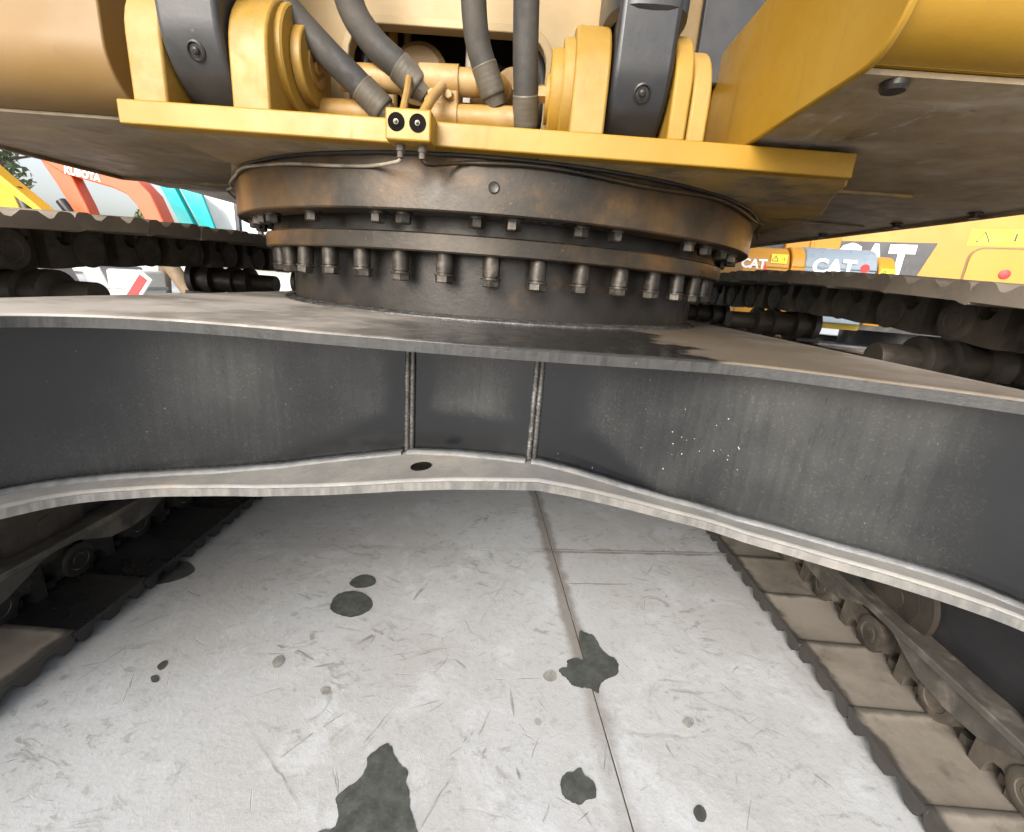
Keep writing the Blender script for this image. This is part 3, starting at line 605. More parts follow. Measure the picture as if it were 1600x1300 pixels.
def link_mesh(mat, sgn):
    """one chain link pair: the inner strand faces the machine's middle (-sgn); S-shaped plates with two bolt windows and pin bosses"""
    b = MB(); h = PITCH_T / 2
    def half(t0, x0, x1):
        L = [(-h - .047, .028), (-h - .049, .052), (-h - .040, .080), (-h - .018, .098), (-.02, .104), (.012, .104), (.012, .001), (-.018, .001), (-.020, .026), (-.030, .042), (-.048, .046), (-.062, .036), (-.066, .014), (-.067, .001), (-.094, .001), (-h - .020, .010)]
        b.prism([(t0 * p[0], p[1]) for p in L], 'x', x0, x1)
    for st in (-1, 1):                                      # inner and outer strand
        xc = st * .125; d = st * -sgn                       # mirrored so both strands bulge outwards from the middle
        o1, o2 = (xc - .002, xc + .034) if st > 0 else (xc - .034, xc + .002)
        i1, i2 = (xc - .036, xc - .0005) if st > 0 else (xc + .0005, xc + .036)
        half(1, o1, o2); half(-1, i1, i2)
        face = o2 if st > 0 else o1
        b.lathe([(.050, 0), (.050, .004), (.044, .007), (.030, .007), (.028, .0055), (.019, .0055), (.017, .007), (.0001, .0075)], (face, -h, .054), (st, 0, 0), 20, False)
        for t in (-.045, .045): b.lathe([(.0145, .0), (.0145, .020)], (xc + st * .006, t, .004), (0, 0, 1), 6)
    b.box((-.098, -h + .01, .001), (-.086, h - .01, .1)); b.box((.086, -h + .01, .001), (.098, h - .01, .1))
    b.cyl((-.10, -h, .054), (.10, -h, .054), .026, 14)
    return b.mesh('chain_link', mat, 35)
NS = round(LEN / PITCH_T); PT = LEN / NS
for sgn, xin, phase, sm, lm, lab in ((1, .868, 1.109, 'shoe_dry', 'link_dry', 'right hand crawler track with dusty brown shoes'), (-1, -1.08, 1.142, 'shoe_wet', 'link_wet', 'left hand crawler track with black oily shoes')):
    tr = part('crawler_track', EX, lab); xc = xin + sgn * .35
    ms = shoe_mesh(sm, sgn); ms2 = shoe_mesh('shoe_dry', sgn) if sgn < 0 else ms; mst = shoe_mesh('shoe_top', sgn, False); ml = link_mesh(lm, sgn); mld = link_mesh('link_dry', sgn)  # ms2: shoe_dry on the nearest left shoes, direct light put into the colour
    sd0 = phase - YF
    for k in range(NS):
        s_ = sd0 + (k + .5) * PT
        a, c = at_s(s_ - PT / 2), at_s(s_ + PT / 2); mid = at_s(s_); t = (c - a).normalized(); nn = Vector((-t.y, t.x))
        if mid.x < .30: continue                            # the run behind the camera is out of every view
        q = (a + c) / 2
        if (mid - q).length < .01: q = mid
        mat = Matrix(((1, 0, 0, xc), (0, t.x, nn.x, q.x), (0, t.y, nn.y, q.y), (0, 0, 0, 1)))
        jit = Matrix.Translation((random.uniform(-.004, .004), 0, random.uniform(-.0012, .0012))) @ Matrix.Rotation(random.uniform(-.006, .006), 4, 'Y')
        near_left = sgn < 0 and q.y < .5 and q.x < .92; dry_top = sgn < 0 and q.y > .6  # nearest left shoes get a paler material, direct light put into the colour
        o = link('track_shoe', mst if q.y > .6 else ms2 if near_left else ms, tr); o.matrix_world = mat @ jit
        if near_left: o['label'] = 'track shoe nearest the camera, painted lighter as if lit'
        o.matrix_parent_inverse = Matrix.Translation((-CX, -CY, 0)) if False else Matrix.Identity(4); o.matrix_basis = mat @ jit
        o = link('chain_link', mld if dry_top else ml, tr); o.matrix_basis = mat
    # frame, rollers
    tf = part('track_frame', EX); y0, y1 = .05, 3.35
    b = MB(); b.prism([(xc - .13, .207), (xc + .13, .207), (xc + .13, .80), (xc + .06, .84), (xc - .06, .84), (xc - .13, .80)], 'y', y0, y1) if sgn > 0 else b.prism([(xc - .13, .207), (xc + .13, .207), (xc + .13, .80), (xc + .06, .84), (xc - .06, .84), (xc - .13, .80)], 'y', y0, y1)
    b.build('frame_beam', 'frame_black', tf, 35, .006)
    b = MB(); b.box((xc - .195, y0, .186), (xc + .195, y1, .206)); b.build('bottom_flange', 'frame_edge', tf, 35, .003)
    for side in (-1, 1):
        xg = xc + side * .168
        P = [(y1 - .2, .1855), (y0 + .02, .1855)]; bot = []
        y = .86 - .46 * 1
        while y < y1 - .35:
            bot += [(y - .215, .176), (y - .175, .170), (y - .135, .148), (y - .08, .122), (y, .114), (y + .08, .122), (y + .135, .148), (y + .175, .170), (y + .215, .176)]; y += .46
        b = MB(); b.prism(P + bot, 'x', xg - .009, xg + .009); b.build('roller_guard', 'frame_edge', tf, 35, .002)
    rb = MB(); rb.lathe([(.03, -.155), (.03, -.152), (.075, -.151), (.075, -.150), (.112, -.146), (.112, -.120), (.088, -.112), (.088, .112), (.112, .120), (.112, .146), (.075, .150), (.075, .151), (.03, .152), (.03, .155)], (0, 0, 0), (1, 0, 0), 28)
    mr = rb.mesh('track_roller', 'roller', 35)
    y = .86 - .23
    while y < 3.2:
        o = link('track_roller', mr, tf); o.location = (xc, y, .246); y += .46
    cb = MB(); i_ = -sgn
    def cl(p): return [(r, h) for r, h in p]
    cb.lathe([(.034, .33), (.036, .325), (.036, .235), (.052, .23), (.060, .225), (.060, .20), (.05, .195), (.05, .165), (.062, .16), (.062, .135), (.05, .13), (.05, .075), (.072, .068), (.072, .035), (.052, .03), (.052, .0), (.072, -.005), (.072, -.03), (.04, -.035)], (0, 0, 0), (i_, 0, 0), 28)
    mc = cb.mesh('carrier_roller', 'roller', 35)
    for y in (1.18, 2.05, 2.95):
        o = link('carrier_roller', mc, tf); o.location = (xc, y, z_top(y) - .105 - .054)
        b = MB(); b.box((xc - .05, y - .05, .83), (xc + .05, y + .05, z_top(y) - .21)); b.build('roller_bracket', 'frame_black', tf, 35, .004)

# --- upper frame
uf = part('upper_frame', EX)
b = MB(); b.prism([(-.713, .858), (-.3, .857), (.10, .860), (.531, .865), (.540, .89), (-.690, .89)], 'z', 1.197, 1.2345)
b.build('front_plate', 'yellow', uf, 35, .0025)
b = MB(); arc_l = [(CX + .790 * cos(radians(a)), CY + .790 * sin(radians(a))) for a in range(90, 224, 6)]
b.prism([(.0, 2.4)] + arc_l + [(-.689, .8915), (.0, .8915)], 'z', 1.1985, 1.2365); b.build('base_plate', 'under', uf, 35, .003)
b = MB(); b.prism([(.0015, .8915), (.540, .8915), (.565, .93), (.60, 1.02), (.70, 1.22), (.74, 1.5), (.74, 2.4), (.0015, 2.4)], 'z', 1.1985, 1.2365)
b.build('base_plate', 'under_yellow', uf, 35, .003)
# underside panels either side
b = MB(); b.prism([(-1.43, 1.00), (-.74, 1.00), (-.74, 3.4), (-.97, 3.4), (-.99, 1.66), (-1.40, 1.665)], 'z', 1.238, 1.2435); b.build('underside_panel', 'under', uf, 35)
b = MB(); b.prism([(.352, .625), (1.19, .625), (1.175, 1.22), (1.155, 1.45), (1.10, 1.95), (1.04, 2.45), (1.0, 3.4), (.352, 3.4)], 'z', 1.2455, 1.2515); b.build('underside_panel', 'under', uf, 35)
b = MB(); b.prism([(-1.446, 1.0), (-1.431, 1.0), (-1.401, 1.666), (-.99, 1.661), (-.99, 1.674), (-1.414, 1.68)], 'z', 1.228, 1.30); b.build('edge_lip', 'under', uf, 35, .002)
b = MB(); b.prism([(1.19, .63), (1.206, .63), (1.190, 1.22), (1.17, 1.45), (1.115, 1.95), (1.055, 2.45), (1.015, 3.4), (1.0, 3.4), (1.04, 2.45), (1.10, 1.95), (1.155, 1.45), (1.175, 1.22)], 'z', 1.236, 1.262); b.build('edge_lip', 'under', uf, 35, .002)
b = MB(); b.prism([(-1.70, 1.5), (-.76, 1.5), (-.76, 3.5), (-1.64, 3.5)], 'z', 1.302, 1.33); b.build('outboard_deck', 'under_light', uf, 35, .004)
b = MB(); b.box((.36, 1.60, 1.2395), (1.06, 1.618, 1.2452)); b.build('seam_strip', 'under', uf, 35, .001)
b = MB(); b.box((.42, 1.16, 1.2385), (.86, 1.178, 1.2452)); b.build('seam_strip', 'under_yellow', uf, 35, .001)
for x, y in ((1.07, 1.83), (1.10, 1.52), (1.13, 1.30), (.62, 1.05)):
    b = MB(); b.lathe([(.016, 0), (.016, -.004), (.011, -.004), (.011, -.013)], (x, y, 1.245), (0, 0, 1), 8); b.build('underside_bolt', 'bolt', uf, 30)
b = MB(); b.lathe([(.015, 0), (.015, -.008), (.0125, -.012), (.010, -.012)], (.415, .640, 1.2475), (0, 0, 1), 16); b.build('drain_boss', 'ring_dark', uf, 30)
b = MB(); b.box((.43, .99, 1.206), (.60, 1.05, 1.2445)); b.build('stop_block', 'under_yellow', uf, 35, .006)
# back wall of the boom recess, with its rounded opening
def rrect(x0, x1, z0, z1, r, n=6):
    return arc((x1 - r, z0 + r), r, -90, 0, n) + arc((x1 - r, z1 - r), r, 0, 90, n) + arc((x0 + r, z1 - r), r, 90, 180, n) + arc((x0 + r, z0 + r), r, 180, 270, n)
HX0, HX1, HZ0, HZ1 = -.405, .004, 1.262, 1.470
b = MB(); b.prism([(-.758, 1.2345), (.348, 1.2345), (.348, 1.78), (-.758, 1.78)], 'y', 1.10, 1.128, [rrect(HX0, HX1, HZ0, HZ1, .055)]); b.build('back_wall', 'yellow_pale', uf, 35, .002)
b = MB(); m_in = rrect(HX0 + .0005, HX1 - .0005, HZ0 + .0005, HZ1 - .0005, .0545); b.prism(rrect(HX0 - .014, HX1 + .014, HZ0 - .014, HZ1 + .014, .066), 'y', 1.0925, 1.0995, [rrect(HX0 + .001, HX1 - .001, HZ0 + .001, HZ1 - .001, .054)]); b.build('opening_rim', 'yellow_pale', uf, 35, .002)
b = MB(); b.box((-.758, 1.128, 1.781), (.348, 1.75, 1.80)); b.build('recess_light_block', 'interior', uf, 35)  # added cover, unseen, keeps light from leaking in from above
b = MB(); b.box((-.758, 1.75, 1.237), (.348, 1.77, 1.781)); b.build('recess_back', 'interior', uf, 35)
for x in (-.52, .10):
    b = MB(); b.box((x, 1.13, 1.237), (x + .02, 1.749, 1.78)); b.build('recess_side', 'yellow_dusty', uf, 35)
# right inner wall with its rounded lower front corner, and the body behind it
prof = [(1.30, 1.238)] + [(.61, 1.238)] + arc((.607, 1.300), .062, -90, -180, 8)[0:] + [(.545, 1.455), (1.30, 1.455)]
b = MB(); b.prism(prof, 'x', .350, .3595); b.build('side_wall', 'yellow', uf, 35, .0025)
prof2 = [(1.299, 1.2530)] + [(.622, 1.2530)] + arc((.622, 1.318), .065, -90, -180, 8) + [(.557, 1.4535), (1.299, 1.4535)]
b = MB(); b.prism(prof2, 'x', .3605, 1.195); b.build('right_housing', 'yellow', uf, 35, .003)
b = MB(); b.box((.30, 1.080, 1.40), (.75, 1.096, 1.80)); b.build('black_cover', 'black_paint', uf, 35, .004)
# left housing with its big rolled lower edge
R_L = .092
prof = [(1.9, 1.2445), (.906 + R_L, 1.2445)] + arc((.906 + R_L, 1.2445 + R_L), R_L, -90, -180, 12) + [(.906, 1.80), (1.9, 1.80)]
b = MB(); b.prism(prof, 'x', -1.428, -.760); b.build('left_housing', 'yellow_dusty', uf, 35, .003)
b = MB(); b.box((-1.74, 1.93, 1.335), (1.55, 4.3, 2.55)); b.build('engine_house', 'yellow', uf, 35, .06)

# --- boom cylinder brackets
def lug(x0, x1, yc=.985, zc=1.316, r=.113, zb=1.2345, name='lug_plate', parent=None, yb=1.098):
    P = [(yb, zb), (yc - r, zb)] + arc((yc, zc), r, 180, 40, 14) + [(yb, zc + r * .55)]
    b = MB(); b.prism(P, 'x', x0, x1); return b.build(name, 'yellow_bracket', parent, 35, .004)
def disc(parent, x, d, r, t, name, yc=.985, zc=1.338, n=36, mat='yellow_bracket'):
    b = MB(); b.lathe([(r, 0), (r, t - .003), (r - .003, t)], (x, yc, zc), (d, 0, 0), n); return b.build(name, mat, parent, 30)
ZP = 1.345
br = part('cylinder_bracket', EX); lug(-.694, -.634, parent=br, zc=1.335)
b = MB(); b.lathe([(.082, -.008), (.082, .010), (.075, .016)], (-.634, .985, ZP), (1, 0, 0), 30); b.build('boss', 'yellow_bracket', br, 30)
br = part('cylinder_bracket', EX); lug(-.523, -.458, parent=br, zc=1.325)
disc(br, -.458, 1, .090, .013, 'boss', zc=ZP); 
D = [(.985 + .064 * cos(radians(a)), ZP + .064 * sin(radians(a))) for a in range(40, 321, 14)]; D += [(1.052, ZP - .036), (1.052, ZP + .036)]
b = MB(); b.prism(D, 'x', -.445, -.425); b.build('pin_retainer', 'yellow_bracket', br, 35, .003)
b = MB(); b.lathe([(.034, 0), (.034, .003), (.022, .003), (.020, -.002), (.012, -.002), (.012, .006), (.0001, .006)], (-.425, .985, ZP), (1, 0, 0), 20, False); b.build('pin_end', 'yellow_pipe', br, 30)
b = MB(); b.lathe([(.013, 0), (.013, .011)], (-.445, 1.062, ZP + .014), (1, 0, 0), 6); b.build('retainer_bolt', 'yellow_pipe', br, 30)
br = part('cylinder_bracket', EX); lug(.050, .108, parent=br)
disc(br, .050, -1, .094, .018, 'boss', zc=1.318); disc(br, .032, -1, .077, .020, 'pin_retainer', zc=1.318, yc=.98)
b = MB(); b.lathe([(.040, 0), (.040, .006)], (.012, .98, 1.318), (-1, 0, 0), 24); b.build('pin_end', 'yellow_bracket', br, 30)
b = MB(); b.lathe([(.015, 0), (.015, .014)], (.006, .975, 1.325), (-1, 0, 0), 6); b.build('retainer_bolt', 'yellow_pipe', br, 30)
br = part('cylinder_bracket', EX); lug(.2145, .2445, parent=br, zc=1.310); lug(.2475, .278, parent=br, zc=1.292, r=.108, yc=.982)

# --- boom cylinders
def eye(x0, x1, yc, zc, r, tilt, rb, xb0, xb1, h0):
    """cylinder foot: a rounded lug that runs straight up into the barrel, one U-shaped profile"""
    cyl_ = part('boom_cylinder', EX); L = .8; t = radians(tilt)
    prof = arc((yc, zc), r, 180 + tilt, 360 + tilt, 30)
    d = Vector((-sin(t), cos(t))); prof = prof + [tuple(Vector(prof[-1]) + d * L), tuple(Vector(prof[0]) + d * L)]
    b = MB(); b.prism(prof, 'x', x0, x1); b.build('cylinder_eye', 'black_paint', cyl_, 30, .009, 3)
    if h0:
        up3 = Vector((0, -sin(t), cos(t))); fw = up3.cross(Vector((1, 0, 0))); n = 32; vs = []; fs = []; xm = (xb0 + xb1) / 2
        for h, g in ((h0, -.010), (h0 + .010, 0), (L - .01, 0)):
            c = Vector((xm, yc, zc)) + up3 * h
            for i in range(n):
                a = 2 * pi * i / n; ca, sa = cos(a), sin(a)
                vs.append(c + Vector((1, 0, 0)) * ((xb1 - xb0) / 2 + g) * (abs(ca) ** .6) * (1 if ca >= 0 else -1) + fw * (r + .006 + g) * (abs(sa) ** .6) * (1 if sa >= 0 else -1))
        for k in range(2):
            for i in range(n): j = (i + 1) % n; fs.append((k * n + i, k * n + j, (k + 1) * n + j, (k + 1) * n + i))
        b = MB(); b.add(vs, fs + [tuple(range(n)), tuple(2 * n + i for i in range(n))]); b.build('cylinder_barrel', 'black_paint', cyl_, 40)
    a = radians(205); c = Vector(((x0 + x1) / 2 + .004, yc + r * cos(a), zc + r * sin(a))); d = Vector((0, cos(a), sin(a)))
    b = MB(); b.lathe([(.015, -.004), (.015, .0015), (.0125, .003), (.010, -.001), (.0055, -.001), (.0055, .004), (.003, .006), (.0001, .006)], c, d, 20, False); b.build('grease_fitting', 'ring_dark', cyl_, 30)
    return cyl_
eye(-.629, -.527, .985, 1.368, .128, 5, .10, -.640, -.520, .18)
eye(.112, .210, .985, 1.352, .116, 4, .088, .094, .232, .062)

# --- hydraulic pipes and hoses in the recess
hp = part('hydraulic_pipe', EX); PY = 1.0
b = MB(); b.cyl((-.385, PY, 1.338), (-.125, PY, 1.344), .0235, 20); b.build('tube', 'yellow_pipe', hp, 30)
b = MB(); b.cyl((-.232, PY, 1.3405), (-.158, PY, 1.3425), .0285, 20); b.build('tube_sleeve', 'yellow_pipe', hp, 30)
b = MB(); b.tube(catmull([(-.125, PY, 1.344), (-.100, PY, 1.344), (-.085, PY + .02, 1.343), (-.08, PY + .06, 1.342), (-.08, PY + .3, 1.342)]), .0235, 14); b.build('tube_bend', 'yellow_pipe', hp, 40)
hp2 = part('hydraulic_pipe', EX)
b = MB(); b.cyl((-.200, PY, 1.282), (-.030, PY, 1.287), .0235, 20); b.build('tube', 'yellow_pipe', hp2, 30)
b = MB(); b.cyl((-.215, PY, 1.2815), (-.158, PY, 1.2835), .0275, 20); b.build('tube_sleeve', 'yellow_pipe', hp2, 30)
b = MB(); b.cyl((-.46, PY + .02, 1.284), (-.29, PY + .01, 1.282), .0235, 20); b.build('tube', 'yellow_pipe', hp2, 30)
cp = part('pipe_clamp', EX)
b = MB(); b.box((-.222, PY - .020, 1.262), (-.157, PY + .045, 1.362)); b.build('clamp_plate', 'yellow_pipe', cp, 35, .004)
for x in (-.205, -.174):
    b = MB(); b.lathe([(.0105, 0), (.0105, .002), (.0085, .002), (.0085, .010), (.007, .0115)], (x, PY - .020, 1.313), (0, -1, 0), 6); b.build('clamp_bolt', 'yellow_pipe', cp, 30)
HOSES = [([(-.600, .93, 1.62), (-.545, .945, 1.515), (-.477, .96, 1.436), (-.405, .97, 1.370), (-.345, .978, 1.322), (-.300, .99, 1.284)], .0245),
         ([(-.385, .95, 1.60), (-.366, .955, 1.50), (-.348, .965, 1.43), (-.312, .972, 1.385), (-.270, .98, 1.355), (-.233, .99, 1.328)], .0250),
         ([(-.140, .93, 1.62), (-.136, .945, 1.52), (-.131, .96, 1.44), (-.122, .97, 1.392), (-.105, .98, 1.352), (-.092, .99, 1.322)], .0225),
         ([(-.044, .92, 1.62), (-.042, .935, 1.50), (-.038, .945, 1.42), (-.034, .955, 1.36), (-.030, .97, 1.315), (-.027, .99, 1.275)], .0225)]
for P, r in HOSES:
    C_ = catmull(P, 8); L = [0]
    for a, c in zip(C_, C_[1:]): L.append(L[-1] + (c - a).length)
    cut = max(i for i in range(len(C_)) if L[-1] - L[i] > .045)
    b = MB(); b.tube(C_[:cut + 2], r, 18); h = b.build('hydraulic_hose', 'rubber', EX, 50)
    WORLD_AT.setdefault(h.name, None)
    b = MB(); Q = C_[cut:]; m = len(Q) * 4; d = Q[-1] - Q[0]
    pts = [Q[0] + d * i / 24 for i in range(25)]
    b.tube(pts, [r * 1.02 if i in (0, 24) else r * (1.07 + .005 * sin(i * 1.57)) for i in range(25)], 18)
    b.tube([Q[-1] - d * .1, Q[-1] + d.normalized() * .018], [r * .9, r * .75], 14)
    e_ = Q[-1] - d * .12; b.lathe([(r * .86, 0), (r * .86, .013), (r * .7, .016)], e_, d, 6)
    o = b.build('crimp_collar', 'crimp', None, 30); o.parent = h; o.matrix_parent_inverse = Matrix.Identity(4)
# things glimpsed through the opening
ip = part('inner_piping', EX)
b = MB(); b.cyl((-.335, 1.17, 1.24), (-.335, 1.17, 1.62), .012, 12); b.cyl((-.31, 1.20, 1.24), (-.31, 1.20, 1.62), .009, 10); b.build('riser_tube', 'yellow_pipe', ip, 30)
b = MB(); b.lathe([(.062, 0), (.062, .05), (.05, .055), (.05, .06)], (-.275, 1.22, 1.415), (0, -1, 0), 24); b.build('swivel_cap', 'yellow_dusty', ip, 30)
b = MB(); b.tube(catmull([(-.26, 1.30, 1.44), (-.225, 1.28, 1.452), (-.185, 1.27, 1.425), (-.165, 1.26, 1.36)]), .03, 14); b.build('inner_hose', 'black_paint', ip, 50)
b = MB(); b.tube(catmull([(-.10, 1.24, 1.46), (-.115, 1.23, 1.42), (-.115, 1.22, 1.34)]), .018, 12); b.build('inner_hose', 'black_paint', ip, 50)
b = MB(); b.lathe([(.034, 0), (.034, .02), (.026, .022), (.026, .03), (.012, .03), (.012, .036)], (-.062, 1.10, 1.372), (0, -1, 0), 24); b.build('port_flange', 'yellow_pipe', ip, 30)
b = MB(); b.box((-.145, 1.05, 1.30), (-.055, 1.15, 1.345)); b.box((-.125, 1.04, 1.262), (-.045, 1.15, 1.298)); b.build('valve_block', 'yellow_pipe', ip, 35, .006)
b = MB(); b.cyl((-.158, 1.14, 1.36), (-.158, 1.14, 1.46), .011, 12); b.box((-.17, 1.12, 1.35), (-.10, 1.16, 1.362)); b.build('small_valve', 'line', ip, 30)
b = MB(); b.tube(catmull([(-.02, 1.14, 1.45), (.0, 1.15, 1.40), (-.012, 1.16, 1.33), (-.03, 1.18, 1.27)]), .016, 12); b.build('inner_hose', 'black_paint', ip, 50)
b = MB(); b.cyl((-.39, 1.16, 1.32), (-.39, 1.16, 1.45), .014, 12); b.build('inner_hose', 'black_paint', ip, 50)

# --- lubrication block on the plate's edge, with its two nipples and thin lines round the ring
gb = part('grease_block', EX)
b = MB(); b.box((-.2445, .812, 1.1905), (-.1715, .8565, 1.2365)); b.build('block', 'yellow', gb, 35, .003)
for x in (-.2265, -.1925):
    b = MB(); b.lathe([(.0135, .0002), (.0135, .0008), (.0001, .0008)], (x, .812, 1.216), (0, -1, 0), 22, False); b.build('port_recess_shade', 'hole', gb, 30)  # flat black disc standing in for the shade inside the port
    b = MB(); b.lathe([(.0040, .0009), (.0040, .002), (.0028, .0024), (.0026, .006), (.0018, .008), (.0001, .0085)], (x, .812, 1.216), (0, -1, 0), 14, False); b.build('grease_nipple', 'brass', gb, 30)
for x in (-.226, -.190):
    b = MB(); b.lathe([(.0075, 0), (.0075, -.010), (.0055, -.010), (.0055, -.020)], (x, .836, 1.1905), (0, 0, 1), 10); b.build('line_fitting', 'crimp', gb, 30)
def ring_pt(deg, r, z): a = radians(-90 + deg); return Vector((CX + r * cos(a), CY + r * sin(a), z))
gl = part('grease_line', EX)
pts = [Vector((-.226, .836, 1.170)), Vector((-.235, .845, 1.166))] + [ring_pt(d, R1 + .007 + .003 * sin(d * .4), 1.180 + .008 * sin(d * .11)) for d in range(-14, -66, -4)] + [ring_pt(-68, R1 + .03, 1.178), ring_pt(-71, R1 + .015, 1.160)]
b = MB(); b.tube(catmull(pts, 3), .0032, 8); b.build('left_line', 'line', gl, 50)
pts = [Vector((-.190, .836, 1.170)), Vector((-.178, .846, 1.166))] + [ring_pt(d, R1 + .007, 1.184 + .004 * sin(d * .2)) for d in range(-2, 60, 4)] + [ring_pt(61, R1 + .018, 1.180), ring_pt(63, R1 + .010, 1.166), ring_pt(64, R1 + .016, 1.150)]
b = MB(); b.tube(catmull(pts, 3), .0038, 8); b.build('right_line', 'ring', gl, 50)
b = MB(); b.tube([(-.228, .85, 1.236), (-.240, .93, 1.30), (-.245, .96, 1.33)], .006, 8); b.tube([(-.196, .85, 1.236), (-.196, .93, 1.29), (-.186, .97, 1.325)], .0085, 10); b.build('feed_tube', 'yellow_pipe', gl, 40)
# specks of white paint on the webs and shoes
sp = MB()
for _ in range(20):
    x = random.gauss(.30, .045); y = ywalk(x) - .0012; z = random.uniform(.70, .82); r = random.uniform(.0002, .0006)
    sp.box((x - r, y - .0006, z - r), (x + r, y + .001, z + r))
o = sp.build('paint_specks', 'chip', car, 0); o['kind'] = 'stuff'

# ------------------------------------------------------------------ machines and yard beyond
def machine(name, label, loc, yaw, group='machines parked behind'):
    r = thing(name, label, 'excavator', loc, group); r.rotation_euler.z = radians(yaw)
    WORLD_AT[r.name] = None                                  # its parts are written in the machine's own axes
    return r
def rprof(x0, x1, z0, z1, r, n=4): return rrect(x0, x1, z0, z1, r, n)
def loop_track(root, x, y0, y1, h, wdt, mat='b_black'):
    """small crawler loop, its frame and wheels; runs along the machine's y"""
    r = h / 2; out = arc((y1 - r, r), r, -90, 90, 10) + arc((y0 + r, r), r, 90, 270, 10); k = .045
    inn = arc((y1 - r, r), r - k, -90, 90, 10) + arc((y0 + r, r), r - k, 90, 270, 10)
    b = MB(); b.prism(out, 'x', x - wdt / 2, x + wdt / 2, [inn]); t = part('crawler_track', root)
    b.build('track_belt', mat, t, 35)
    b = MB(); L = y1 - y0; q = int(L / .14)
    for i in range(q):
        for z0, z1 in ((-.0, -.018), (h, h + .018)):
            y = y0 + r * .7 + (L - r * 1.4) * i / (q - 1); b.box((x - wdt / 2, y - .02, min(z0, z1)), (x + wdt / 2, y + .02, max(z0, z1)))
    o = b.build('grouser_bars', mat, t, 0)
    for yy in (y0 + r, y1 - r):
        b = MB(); b.lathe([(r - k, -wdt * .3), (r - k, wdt * .3), (r * .3, wdt * .34)], (x, yy, r), (1, 0, 0), 18); b.build('track_wheel', 'b_dark', t, 30)
    b = MB(); b.box((x - wdt * .3, y0 + r, r - .1), (x + wdt * .3, y1 - r, r + .1)); b.build('track_beam', 'b_dark', t, 35, .01)
def beam(root, name, pts, wds, x0, x1, mat):
    """a box-section boom or arm: centre line points in (y,z) with half depths"""
    up, dn = [], []
    for i, p in enumerate(pts):
        a = Vector(pts[max(i - 1, 0)]); c = Vector(pts[min(i + 1, len(pts) - 1)]); t = (c - a).normalized(); nn = Vector((-t.y, t.x)); q = Vector(p)
        up.append(tuple(q + nn * wds[i])); dn.append(tuple(q - nn * wds[i]))
    b = MB(); b.prism(up + dn[::-1], 'x', x0, x1); return b.build(name, mat, root, 35, .012)
def ram(root, a, c, x, r=.04):
    a = Vector((x, *a)); c = Vector((x, *c)); m_ = a.lerp(c, .55); p = part('boom_cylinder', root)
    b = MB(); b.cyl(a, m_, r, 14); b.build('barrel', 'b_dark', p, 30); b = MB(); b.cyl(m_, c, r * .55, 12); b.build('rod', 'b_chrome', p, 30)
def cab(root, x0, x1, y0, y1, z0, z1, mat):
    c = part('cab', root); k = .05
    b = MB()
    for x in (x0, x1 - k):
        for y in (y0, y1 - k): b.box((x, y, z0), (x + k, y + k, z1))
        b.box((x, y0 + k, z0), (x + k, y1 - k, z0 + .45)); b.box((x, (y0 + y1) / 2 - k / 2, z0 + .45), (x + k, (y0 + y1) / 2 + k / 2, z1))
    b.box((x0 + k, y0, z0), (x1 - k, y0 + k, z0 + .4)); b.box((x0 + k, y1 - k, z0), (x1 - k, y1, z0 + .4)); b.build('cab_frame', mat, c, 35, .012)
    b = MB(); b.box((x0 - .02, y0 - .02, z1), (x1 + .02, y1 + .02, z1 + .08)); b.build('cab_roof', mat, c, 35, .03)
    for nme, a, d in (('side_window', (x0 + .018, y0 + k, z0 + .45), (x0 + .026, y1 - k, z1)), ('side_window', (x1 - .026, y0 + k, z0 + .45), (x1 - .018, y1 - k, z1)), ('front_window', (x0 + k, y0 + .02, z0 + .4), (x1 - k, y0 + .028, z1)), ('rear_window', (x0 + k, y1 - .028, z0 + .4), (x1 - k, y1 - .02, z1))):
        b = MB(); b.box(a, d); b.build(nme, 'glass', c, 0)
    b = MB(); b.box((x0 + .2, y0 + .5, z0 + .05), (x1 - .2, y0 + .95, z0 + .5)); b.box((x0 + .2, y0 + .85, z0 + .5), (x1 - .2, y0 + 1.0, z0 + 1.0)); b.build('driver_seat', 'b_dark', c, 35, .04)
def letters(root, txt, size, mat, loc, rx=90, rz=0, bold=.006, sx=1):
    o = link('lettering', text_mesh(txt, size, mat, bold=bold), root); o.location = loc; o.rotation_euler = (radians(rx), 0, radians(rz)); o.scale = (sx, 1, 1); return o
def sticker(root, x, y, z, w_, h_):
    """flat yellow warning label with its triangle and pictogram, facing the machine's -y"""
    s_ = part('warning_label', root); b = MB(); b.box((x - w_ / 2, y - .002, z - h_ / 2), (x + w_ / 2, y, z + h_ / 2)); b.build('label_sheet', 'b_sticker', s_, 0)
    b = MB(); t = h_ * .34; cx = x - w_ * .24
    for (ax, az), (bx, bz) in (((-t, -t * .8), (t, -t * .8)), ((t, -t * .8), (0, t)), ((0, t), (-t, -t * .8))):
        d = Vector((bx - ax, bz - az)).normalized() * 1; nn = Vector((-d.y, d.x)) * h_ * .035
        b.prism([(cx + ax + nn.x, z + az + nn.y), (cx + bx + nn.x, z + bz + nn.y), (cx + bx - nn.x, z + bz - nn.y), (cx + ax - nn.x, z + az - nn.y)], 'y', y - .0034, y - .0022)
    b.box((cx - h_ * .02, y - .0035, z - t * .3), (cx + h_ * .02, y - .0022, z + t * .35))
    px = x + w_ * .25; b.box((px - w_ * .12, y - .0034, z - h_ * .03), (px + w_ * .04, y - .0022, z + h_ * .03)); b.box((px + w_ * .05, y - .0034, z - h_ * .22), (px + w_ * .09, y - .0022, z + h_ * .26))
    o = b.build('pictogram', 'b_dark', s_, 0); o['kind'] = 'stuff'

